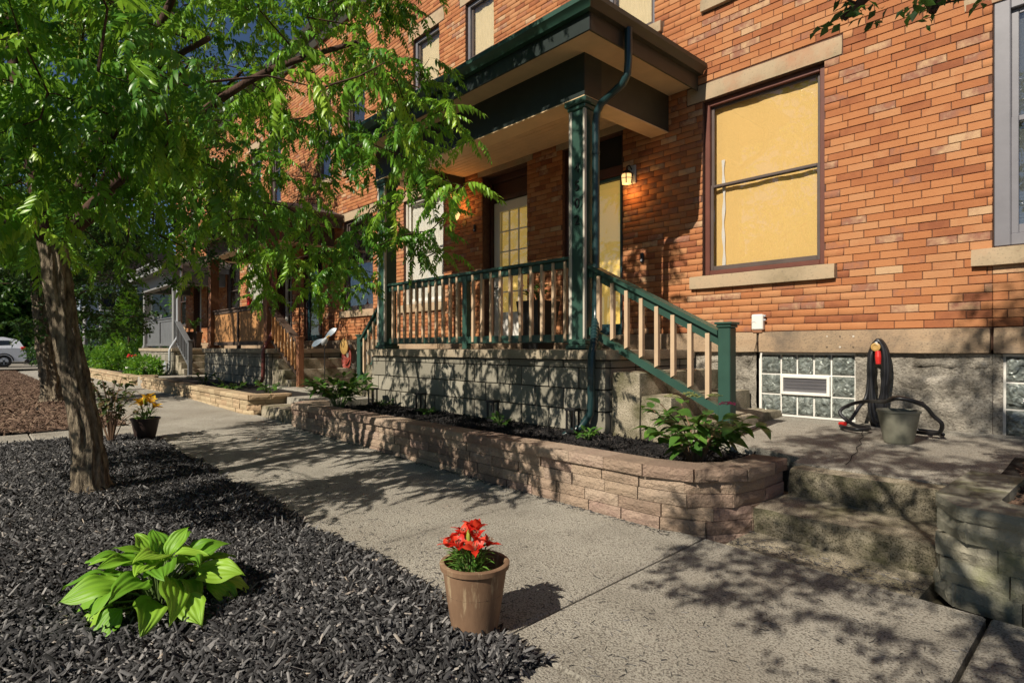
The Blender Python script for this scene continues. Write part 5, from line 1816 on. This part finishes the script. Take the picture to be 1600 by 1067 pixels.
# ================================================================== SMALL THINGS
# lanterns along the bed
def path_light(label, x, y, z):
    t = thing('path_light', label, 'garden light', (x, y, z), R(8), 'solar path lights in the bed')
    MB().box(-.056, .056, -.056, .056, .232, .258, .004).build('cap', M['black'], t)
    for sx in (-1, 1):
        for sy in (-1, 1):
            MB().box(sx*.040-.008, sx*.040+.008, sy*.040-.008, sy*.040+.008, .06, .2318).build('post', M['black'], t)
    MB().box(-.030, .030, -.030, .030, .075, .232).build('lens', M['glass'], t)
    MB().box(-.049, .049, -.049, .049, .03, .059, .003).build('base', M['black'], t)
    MB().tube([(0, 0, .05), (0, 0, -.06)], [.01, .003], 6).build('stake', M['black'], t)
    return t
for x, lab in ((-3.64, 'black path light nearest the downspout'), (-4.78, 'black path light at the middle of the porch base'), (-6.16, 'black path light below the left half of the porch railing'), (-7.35, 'black path light close to the left stair post')):
    path_light(lab, x, 4.12, .28)

# wall lamps
def lamp_light(parent, loc, e, c=(1.0, .50, .16)):
    d = bpy.data.lights.new('lamp_glow', 'POINT')
    d.energy = e; d.color = c; d.shadow_soft_size = .05
    o = bpy.data.objects.new('lamp_glow', d); COL.objects.link(o); o.parent = parent; o.location = loc
t = thing('wall_lamp', 'lit lantern with barred amber glass right of the storm door', 'lamp', (-4.20, WALL, 3.12))
MB().box(-.055, .055, -.025, -.003, -.06, .16, .006).build('back_plate', M['metal'], t)
MB().tube([(0, -.02, .11), (0, -.07, .15), (0, -.115, .13), (0, -.12, .09)], .009, 8).build('arm', M['black'], t)
MB().lathe([(0, .085), (.03, .08), (.075, .045), (.078, .035), (.06, .035)], 12, (0, -.12, 0)).build('hood', M['black'], t)
MB().lathe([(.058, .033), (.068, .0), (.062, -.075), (.0, -.085)], 12, (0, -.12, 0)).build('lamp_glass', M['lamp'], t, smooth=True)
for k in range(6):
    a = k*PI/3
    MB().tube([(.072*math.cos(a), -.12+.072*math.sin(a), .033), (.074*math.cos(a), -.12+.074*math.sin(a), -.02), (.064*math.cos(a), -.12+.064*math.sin(a), -.085)], .0065, 5).build('bar', M['black'], t)
MB().tube([(.073*math.cos(a), -.12+.073*math.sin(a), -.02) for a in [k*PI/8 for k in range(17)]], .004, 5, False).build('ring', M['black'], t)
lamp_light(t, (0, -.13, -.17), 2.2)
t = thing('wall_lamp', 'lit yellow bell shaped lamp left of the white door', 'lamp', (-7.47, WALL, 3.10))
MB().lathe([(0, 0), (.05, .0), (.052, .015), (.03, .03), (0, .034)], 16).xf(Matrix.Rotation(PI/2, 4, 'X')).build('back_plate', M['brass'], t, auto=40)
MB().tube([(0, -.03, 0), (0, -.10, -.06), (0, -.17, -.03), (0, -.18, .03)], .010, 8).build('arm', M['brass'], t)
MB().lathe([(.02, .03), (.045, .05), (.065, .10), (.085, .15), (.08, .15), (.06, .10), (.02, .04)], 16, (0, -.18, 0)).build('lamp_shade', M['lamp'], t, smooth=True)
lamp_light(t, (0, -.19, .20), 2.2, (1, .55, .2))

# door bells
for x, z, lab in ((-4.06, 2.16, 'slim black doorbell below the barred lantern'), (-7.20, 2.98, 'small black doorbell near the yellow lamp')):
    t = thing('doorbell', lab, 'doorbell', (x, WALL, z))
    MB().box(-.022, .022, -.026, -.002, -.06, .06, .008).build('case', M['black'], t)
    MB().lathe([(0, .0), (.013, .0), (.013, .005), (0, .006)], 14).xf(Matrix.Translation((0, -.0265, -.03)) @ Matrix.Rotation(PI/2, 4, 'X')).build('button', M['metal'], t)

# utility box and its wire
t = thing('utility_box', 'white utility box on the brick above the glass block window', 'box', (-2.66, WALL, 1.355))
MB().box(-.058, .058, -.058, -.004, -.078, .078, .010).build('cover', M['white'], t)
MB().box(-.048, .048, -.048, -.004, -.108, -.079, .004).build('lower_knockout', M['wood'], t)
MB().tube([(-.03+.025*math.cos(R(a)), -.0595, -.015+.018*math.sin(R(a))) for a in range(20, 161, 14)], .0022, 5).build('emblem', M['metal'], t)
for dz in (.02, .06): MB().tube([(.057, -.03, dz), (.078, -.03, dz)], .010, 8).build('conduit_nut', M['metal'], t)
MB().tube([(0, -.03, -.135), (-.012, -.05, -.22), (-.03, -.05, -.30), (-.05, -.05, -.38), (-.11, -.04, -.47)], .0022, 5).build('wire', M['black'], t)

# anchor plugs left in the sandstone band
t = thing('anchor_plugs', 'two rows of empty screw anchors in the sandstone band', 'anchors', (-1.9, WALL-.045, 1.15))
for i, x in enumerate((-.11, 0, .11)):
    for k, dz in enumerate((-.045, .05)):
        MB().lathe([(0, 0), (.008, 0), (.008, .003), (.004, .004), (.004, .001), (0, .001)], 8).xf(Matrix.Translation((x, .0035, dz)) @ Matrix.Rotation(PI/2, 4, 'X')).build('plug', M['white'] if (i+k) % 2 else M['black'], t)

# garden hose on its hanger, over the bucket
def spline(pts, n=8):
    pts = [Vector(p) for p in pts]; out = []; m = len(pts)
    for i in range(m-1):
        p0, p1, p2, p3 = pts[max(i-1, 0)], pts[i], pts[i+1], pts[min(i+2, m-1)]
        for q in range(n):
            t_ = q/n
            out.append(.5*((2*p1)+(p2-p0)*t_+(2*p0-5*p1+4*p2-p3)*t_*t_+(3*p1-p0-3*p2+p3)*t_**3))
    out.append(pts[-1])
    return [tuple(p) for p in out]
hxp = -1.578
hose = thing('garden_hose', 'black garden hose looped on its wall hook with a red nozzle', 'hose', (hxp, WALL-.06, 1.05))
rg = random.Random(2)
pts = []
for k in range(18):
    w = .062-.0035*(k % 7)+.010*rg.random()
    bot = -.52-.14*rg.random()
    dy = -.02-.006*(k % 6)-.01*rg.random()
    xo = rg.uniform(-.02, .02)
    pts += [(-w*.55, dy, .075), (0, dy, .105+.012*rg.random()), (w*.55, dy, .075), (w, dy, -.03), (w*rg.uniform(.75, 1.1), dy, -.22), (w*.6+xo, dy-.012, bot+.12), (xo, dy-.014, bot), (-w*.7+xo, dy-.012, bot+.12), (-w*rg.uniform(.8, 1.15), dy, -.2), (-w, dy, -.02)]
g0 = walk_z(hxp, WALL)-1.05
pts += [(-.08, -.06, -.35), (-.12, -.14, g0+.16), (-.16, -.24, g0+.05), (-.20, -.32, g0+.018), (-.15, -.44, g0+.014), (-.02, -.52, g0+.014), (.04, -.42, g0+.02), (-.10, -.34, g0+.03), (-.22, -.30, g0+.12), (-.12, -.30, g0+.20), (.05, -.40, g0+.24),
        (.20, -.62, g0+.26), (.32, -.74, g0+.30), (.44, -.66, g0+.27), (.42, -.55, g0+.25), (.30, -.50, g0+.285), (.24, -.60, g0+.29), (.36, -.72, g0+.30), (.46, -.64, g0+.25), (.50, -.55, g0+.17), (.54, -.50, g0+.11), (.50, -.42, g0+.03), (.36, -.36, g0+.016), (.22, -.30, g0+.016), (.32, -.22, g0+.016), (.46, -.25, g0+.016), (.52, -.36, g0+.016)]
MB().tube(spline(pts, 5), .0150, 7).build('hose', M['rubber'], hose, smooth=True)
MB().tube([(0, .055, .07), (0, -.06, .07), (0, -.10, .09)], .012, 8).build('hanger', M['metal'], hose)
MB().lathe([(0, 0), (.036, 0), (.036, .012), (.022, .016), (.022, .012), (0, .010)], 18).xf(Matrix.Translation((0, -.105, .055)) @ Matrix.Rotation(PI/2, 4, 'X')).build('brass_coupling', M['brass'], hose)
MB().tube([(.015, -.105, .02), (.018, -.11, -.03), (.02, -.11, -.09)], [.020, .024, .019], 12).build('nozzle', M['redp'], hose)
MB().tube([(-.20, -.36, g0+.03), (-.15, -.38, g0+.035)], .017, 10).build('coupling', M['redp'], hose)

t = thing('bucket', 'grey green bucket standing on the walk with hose over its rim', 'bucket', (-1.262, 5.07, walk_z(-1.26, 5.07)+.004))
MB().lathe([(0, 0), (.090, 0), (.096, .01), (.135, .225), (.143, .228), (.143, .243), (.135, .243), (.128, .225), (.09, .02), (0, .015)], 36).build('bucket_body', M['pot_g'], t, auto=40)
MB().lathe([(0, .16), (.118, .155)], 24).build('fill', M['soil'], t)

# planter on the porch floor behind the railing
t = thing('porch_planter', 'tall black planter with pink flowers on the green porch', 'planter', (-5.02, 5.05, PORCH_Z))
mb = MB()
mb.add([(-.13, -.13, 0), (.13, -.13, 0), (.13, .13, 0), (-.13, .13, 0), (-.19, -.19, .58), (.19, -.19, .58), (.19, .19, .58), (-.19, .19, .58), (-.165, -.165, .58), (.165, -.165, .58), (.165, .165, .58), (-.165, .165, .58), (-.16, -.16, .54), (.16, -.16, .54), (.16, .16, .54), (-.16, .16, .54)],
       [(0, 3, 2, 1), (12, 13, 14, 15)]+[(a+k, a+(k+1) % 4, a+4+(k+1) % 4, a+4+k) for a in (0, 4, 8) for k in range(4)])
mb.build('planter_box', M['black'], t)
fl = shrub('potted_flowers', 'pink flowers growing in the tall black porch planter', 'flowers', (-5.02, 5.05, PORCH_Z+.54), .19, .24, 10, 90, (.05, .08), .5, 77, M['leaf_o'], M['stem'], (5, 55))
pt = leaf_grid('petal', .028, .024, 4, 3, .8, .2, 0, 1, 0, 0)
rg = random.Random(9)
for k in range(9):
    f = bpy.data.objects.new('blossom', None); COL.objects.link(f); f.parent = fl
    a = rg.uniform(0, 6.28); f.location = (.16*math.cos(a)*rg.random(), -.05-.12*rg.random(), rg.uniform(.14, .25)); f.rotation_euler = (rg.uniform(.5, 1.3), 0, rg.uniform(-.6, .6))
    for q in range(5): place_leaf(pt, M['petal_p'], f, (0, 0, 0), q*2*PI/5, .4, 0, 1, 'petal')

t = thing('garden_ornament', 'silver metal bird ornament with raised wings by the neighbouring steps', 'ornament', (-9.05, 4.2, .36))
MB().tube([(0, 0, -.02), (.01, 0, .45), (0, 0, .80)], .008, 7).build('stake', M['black'], t)
MB().lathe([(0, -.12), (.025, -.09), (.045, -.02), (.04, .05), (.02, .10), (.0, .14)], 12).xf(Matrix.Translation((0, 0, .84)) @ Matrix.Rotation(R(60), 4, 'Y')).build('bird_body', M['metal'], t, smooth=True)
for sg, nm in ((1, 'wing'), (-1, 'wing')):
    w = leaf_grid('wing', .27, .10, 8, 4, .3, .1, .002, .8, 0, 0, peak=.65)
    o = obj(nm, w, M['metal_b'] if 'metal_b' in M else M['metal'], t)
    o.location = (0, 0, .88); o.rotation_euler = (R(70*sg), R(-42 if sg > 0 else 25), R(40 if sg > 0 else 215))
MB().tube([(.10, 0, .90), (.17, 0, .93), (.20, 0, .925)], [.018, .012, .003], 8).build('beak', M['brass'], t)

t = thing('hose_reel', 'round wall hose reel with red hose on the neighbouring brick', 'hose reel', (-11.25, WALL, 1.02))
MB().lathe([(.02, -.02), (.16, -.02), (.165, 0), (.15, .012), (.02, .012)], 24).xf(Matrix.Translation((0, -.20, .10)) @ Matrix.Rotation(PI/2, 4, 'X')).build('drum_face', M['brass'], t, auto=40)
MB().box(-.03, .03, -.19, .0, .06, .14, .005).build('bracket', M['metal'], t)
lp = []
for k in range(9):
    r = .10+.012*k
    lp += [(r*math.cos(a), -.12-.008*(k % 5), -.02-.015*k+r*1.25*math.sin(a)) for a in [q*PI/5 for q in range(10)]]
MB().tube(spline(lp, 3), .011, 6).build('hose', M['redhose'] if 'redhose' in M else M['redp'], t, smooth=True)

# things on the far porches
t = thing('bottle', 'red bottle standing on the brown porch railing', 'bottle', (-13.4, 4.485, 2.022))
MB().lathe([(0, 0), (.05, 0), (.055, .02), (.055, .17), (.03, .22), (.018, .24), (.018, .29), (0, .29)], 14).build('bottle_body', M['redp'], t, smooth=True)
MB().lathe([(0, .315), (.022, .315), (.022, .285), (.019, .285)], 12).build('bottle_cap', M['white'], t)
t = thing('porch_planter', 'dark square planter on the grey porch steps side', 'planter', (-19.75, 5.0, PORCH_Z))
MB().lathe([(0, 0), (.16, 0), (.22, .45), (.235, .46), (.235, .50), (.20, .50), (.19, .44), (0, .44)], 4).build('planter_box', M['pot_d'], t)
shrub('potted_plant', 'green plant in the dark planter on the grey porch', 'plant', (-19.75, 5.0, PORCH_Z+.45), .22, .45, 8, 60, (.12, .2), .3, 78, M['leaf_o'], M['stem'], (20, 70))
t = thing('window_box', 'grey flower box on the grey porch railing', 'planter', (-22.2, 4.46, 2.022))
MB().prism([(-.10, 0), (.10, 0), (.13, .16), (.115, .16), (.09, .03), (-.09, .03), (-.115, .16), (-.13, .16)], 'x', -.3, .3).build('box_body', M['greyp'], t)
shrub('potted_plant', 'pale flowers in the grey box on the far porch railing', 'plant', (-22.2, 4.46, 2.10), .24, .22, 8, 50, (.06, .1), .5, 79, M['lily_leaf'], M['stem'], (10, 60))
flower_pot('white round planter beside the clipped bush', -20.05, 3.42, .31, .17, .15, .27, M['pot_w'])
shrub('geranium', 'red geranium in the white round planter', 'flowers', (-20.05, 3.42, .52), .22, .34, 8, 60, (.07, .11), .8, 80, M['leaf_o'], M['stem'], (0, 50))
t = thing('red_blooms', 'cluster of red blooms above the white planter', 'flowers', (-20.05, 3.42, .84))
for k in range(5):
    a = k*1.256
    MB().lathe([(0, -.03), (.035, -.01), (.045, .015), (.025, .04), (0, .045)], 8, (.10*math.cos(a), .10*math.sin(a), .03*math.sin(a*2))).build('bloom', M['redp'], t)
    MB().tube([(.10*math.cos(a), .10*math.sin(a), -.02+.03*math.sin(a*2)), (.03*math.cos(a), .03*math.sin(a), -.25)], .004, 4).build('stalk', M['stem'], t)
t = thing('round_sign', 'small round metal disc leaning on the base of the grey porch', 'disc', (-19.95, 4.24, .55))
MB().lathe([(0, 0), (.15, 0), (.155, .012), (.13, .02), (0, .016)], 20).xf(Matrix.Rotation(PI/2, 4, 'X')).build('disc', M['metal'], t, auto=40)
MB().tube([(0, .01, -.3), (0, .01, -.1)], .008, 6).build('stake', M['black'], t)

t = thing('street_pole', 'pale metal pole standing by the walk behind the leaning trunk', 'pole', (-30, 3.45, -.02))
MB().tube([(0, 0, 0), (0, 0, 2.75)], .085, 12).build('pole', M['greyl'], t, smooth=True)
MB().lathe([(.13, 0), (.13, .03), (.09, .06)], 12).build('base_collar', M['greyl'], t)
MB().lathe([(.10, 2.75), (.11, 2.78), (.0, 2.84)], 12).build('pole_cap', M['greyl'], t)

# cars on the cross street
def car(label, x, y, z, body, suv=True, flip=1):
    t = thing('parked_car', label, 'car', (x, y, z), 0, 'cars on the cross street')
    W = .92
    lo = [(-2.3, .38), (-2.33, .62), (-2.25, .86), (-1.25, 1.02), (1.9, 1.06), (2.30, 1.02), (2.36, .80), (2.38, .45), (2.25, .30), (-2.1, .28)]
    roofp = [(-1.25, 1.02), (-.35, 1.52), (.2, 1.64), (1.4, 1.66), (2.05, 1.50), (2.30, 1.03)] if suv else [(-1.0, 1.02), (-.2, 1.38), (.4, 1.46), (1.1, 1.42), (1.9, 1.06)]
    mb = MB()
    def side(prof, w0, w1, zref=None):
        n = len(prof)
        vs = []
        for s in (-1, 1):
            for (a, b) in prof:
                k = w0 if b < 1.1 else w0+(w1-w0)*min(1, (b-1.0)/.6)
                vs.append((s*k, a*flip, b))
        mb.add(vs, [tuple(range(n)), tuple(range(n, 2*n))[::-1]]+[(i, (i+1) % n, n+(i+1) % n, n+i) for i in range(n)])
    side(lo, W, W); side(roofp, W*.97, W*.74)
    b = mb.build('body', body, t, auto=30)
    # side windows
    for s in (-1, 1):
        for (a0, a1, h) in ((-.75, .12, .40), (.18, 1.05, .46), (1.12, 1.85, .40)):
            z0_, z1_ = 1.07, 1.07+h
            def sx(zz): return s*(W*.97+(W*.74-W*.97)*min(1, (zz-1.0)/.6)+.006)
            sk = .32 if a0 < 0 else 0
            sk2 = -.20 if a1 > 1.5 else 0
            MB().add([(sx(z0_), a0*flip, z0_), (sx(z0_), a1*flip, z0_), (sx(z1_), (a1+sk2)*flip, z1_), (sx(z1_), (a0+sk)*flip, z1_)], [(0, 1, 2, 3)]).build('window', M['carglass'], t)
        for a in (-1.45, 1.42):
            wh = bpy.data.objects.new('wheel', None); COL.objects.link(wh); wh.parent = t; wh.location = (s*(W-.10), a*flip, .34)
            MB().lathe([(.20, -.11), (.32, -.11), (.345, -.08), (.345, .08), (.32, .11), (.20, .11)], 28).xf(Matrix.Rotation(PI/2, 4, 'Y')).build('tyre', M['rubber'], wh, auto=40)
            rim = MB().lathe([(.19, -.10), (.225, -.10), (.225, .10), (.19, .10)], 24)
            for k in range(5):
                an = k*2*PI/5
                for d in (-.12, .12):
                    rim.tube([(.04*math.cos(an), .04*math.sin(an), .09), (.20*math.cos(an+d), .20*math.sin(an+d), .09)], .016, 4)
            rim.lathe([(0, .10), (.05, .10), (.05, .06)], 12)
            rim.xf(Matrix.Scale(s, 4, (1, 0, 0)) @ Matrix.Rotation(PI/2, 4, 'Y')).build('rim', M['metal'], wh)
            MB().lathe([(0, .0), (.2, .0)], 20).xf(Matrix.Rotation(PI/2, 4, 'Y')).build('brake_disc', M['black'], wh)
            arch = MB().tube([(s*(W+.002), (a+.40*math.cos(q))*flip, .34+.40*math.sin(q)) for q in [i*PI/12 for i in range(13)]], .03, 6)
            arch.build('wheel_arch', M['black'], t)
        MB().box(min(s*W*.72, s*(W+.006)), max(s*W*.72, s*(W+.006)), min(2.12*flip, 2.35*flip), max(2.12*flip, 2.35*flip), .92, 1.12, .03).build('taillight', M['redp'], t)
        MB().box(min(s*W, s*(W+.14)), max(s*W, s*(W+.14)), min(-.72*flip, -.55*flip), max(-.72*flip, -.55*flip), 1.05, 1.2, .03).build('mirror', body, t)
        MB().box(min(s*(W-.002), s*(W+.012)), max(s*(W-.002), s*(W+.012)), -.9, 1.0, .34, .44, .005).build('sill_trim', M['black'], t)
    MB().box(-W*.9, W*.9, min(2.32*flip, 2.43*flip), max(2.32*flip, 2.43*flip), .34, .55, .03).build('bumper', M['black'], t)
    return t
M['carglass'] = paint('tinted_car_glass', (.02, .025, .03), .08, .1, 0, .8)
M['car_w'] = paint('white_car_paint', (.72, .74, .78), .2, .03, 0, .7)
M['car_t'] = paint('dark_teal_car_paint', (.015, .04, .05), .2, .05, 0, .7)
M['car_g'] = paint('silver_car_paint', (.25, .27, .30), .25, .05, 0, .7)
car('white estate car seen from the side at the left edge', -43.3, -.15, .02, M['car_w'], True, 1)
car('dark teal car parked beyond the white car', -49.5, 4.3, .02, M['car_t'], False, 1)

# pale clapboard house at the end of the street
t = thing('far_house', 'pale blue grey house beyond the far trees', 'house', (-57, 11, 0))
MB().box(-62, -55, 6, 17, -.1, 6.2).build('wall', M['greyblue'] if 'greyblue' in M else M['greyl'], t)
MB().prism([(5.5, 6.15), (11.5, 9.2), (17.5, 6.15)], 'x', -62.4, -54.6).build('roof', M['shingle'], t)
for y in (7.3, 9.7, 12.1, 14.5):
    for z in (1.2, 4.0):
        w = MB().box(-55.002, -54.93, y-.08, y+1.08, z-.08, z+1.58, .01).build('window', M['white'], t)
        MB().box(-54.94, -54.92, y+.04, y+.96, z+.04, z+1.46).build('pane', M['carglass'], w)
for k in range(24):
    MB().box(-54.995, -54.975, 6.0, 17.0, .2+k*.25, .2+k*.25+.03).build('clapboard', M['greyl'], t)
settle(t)
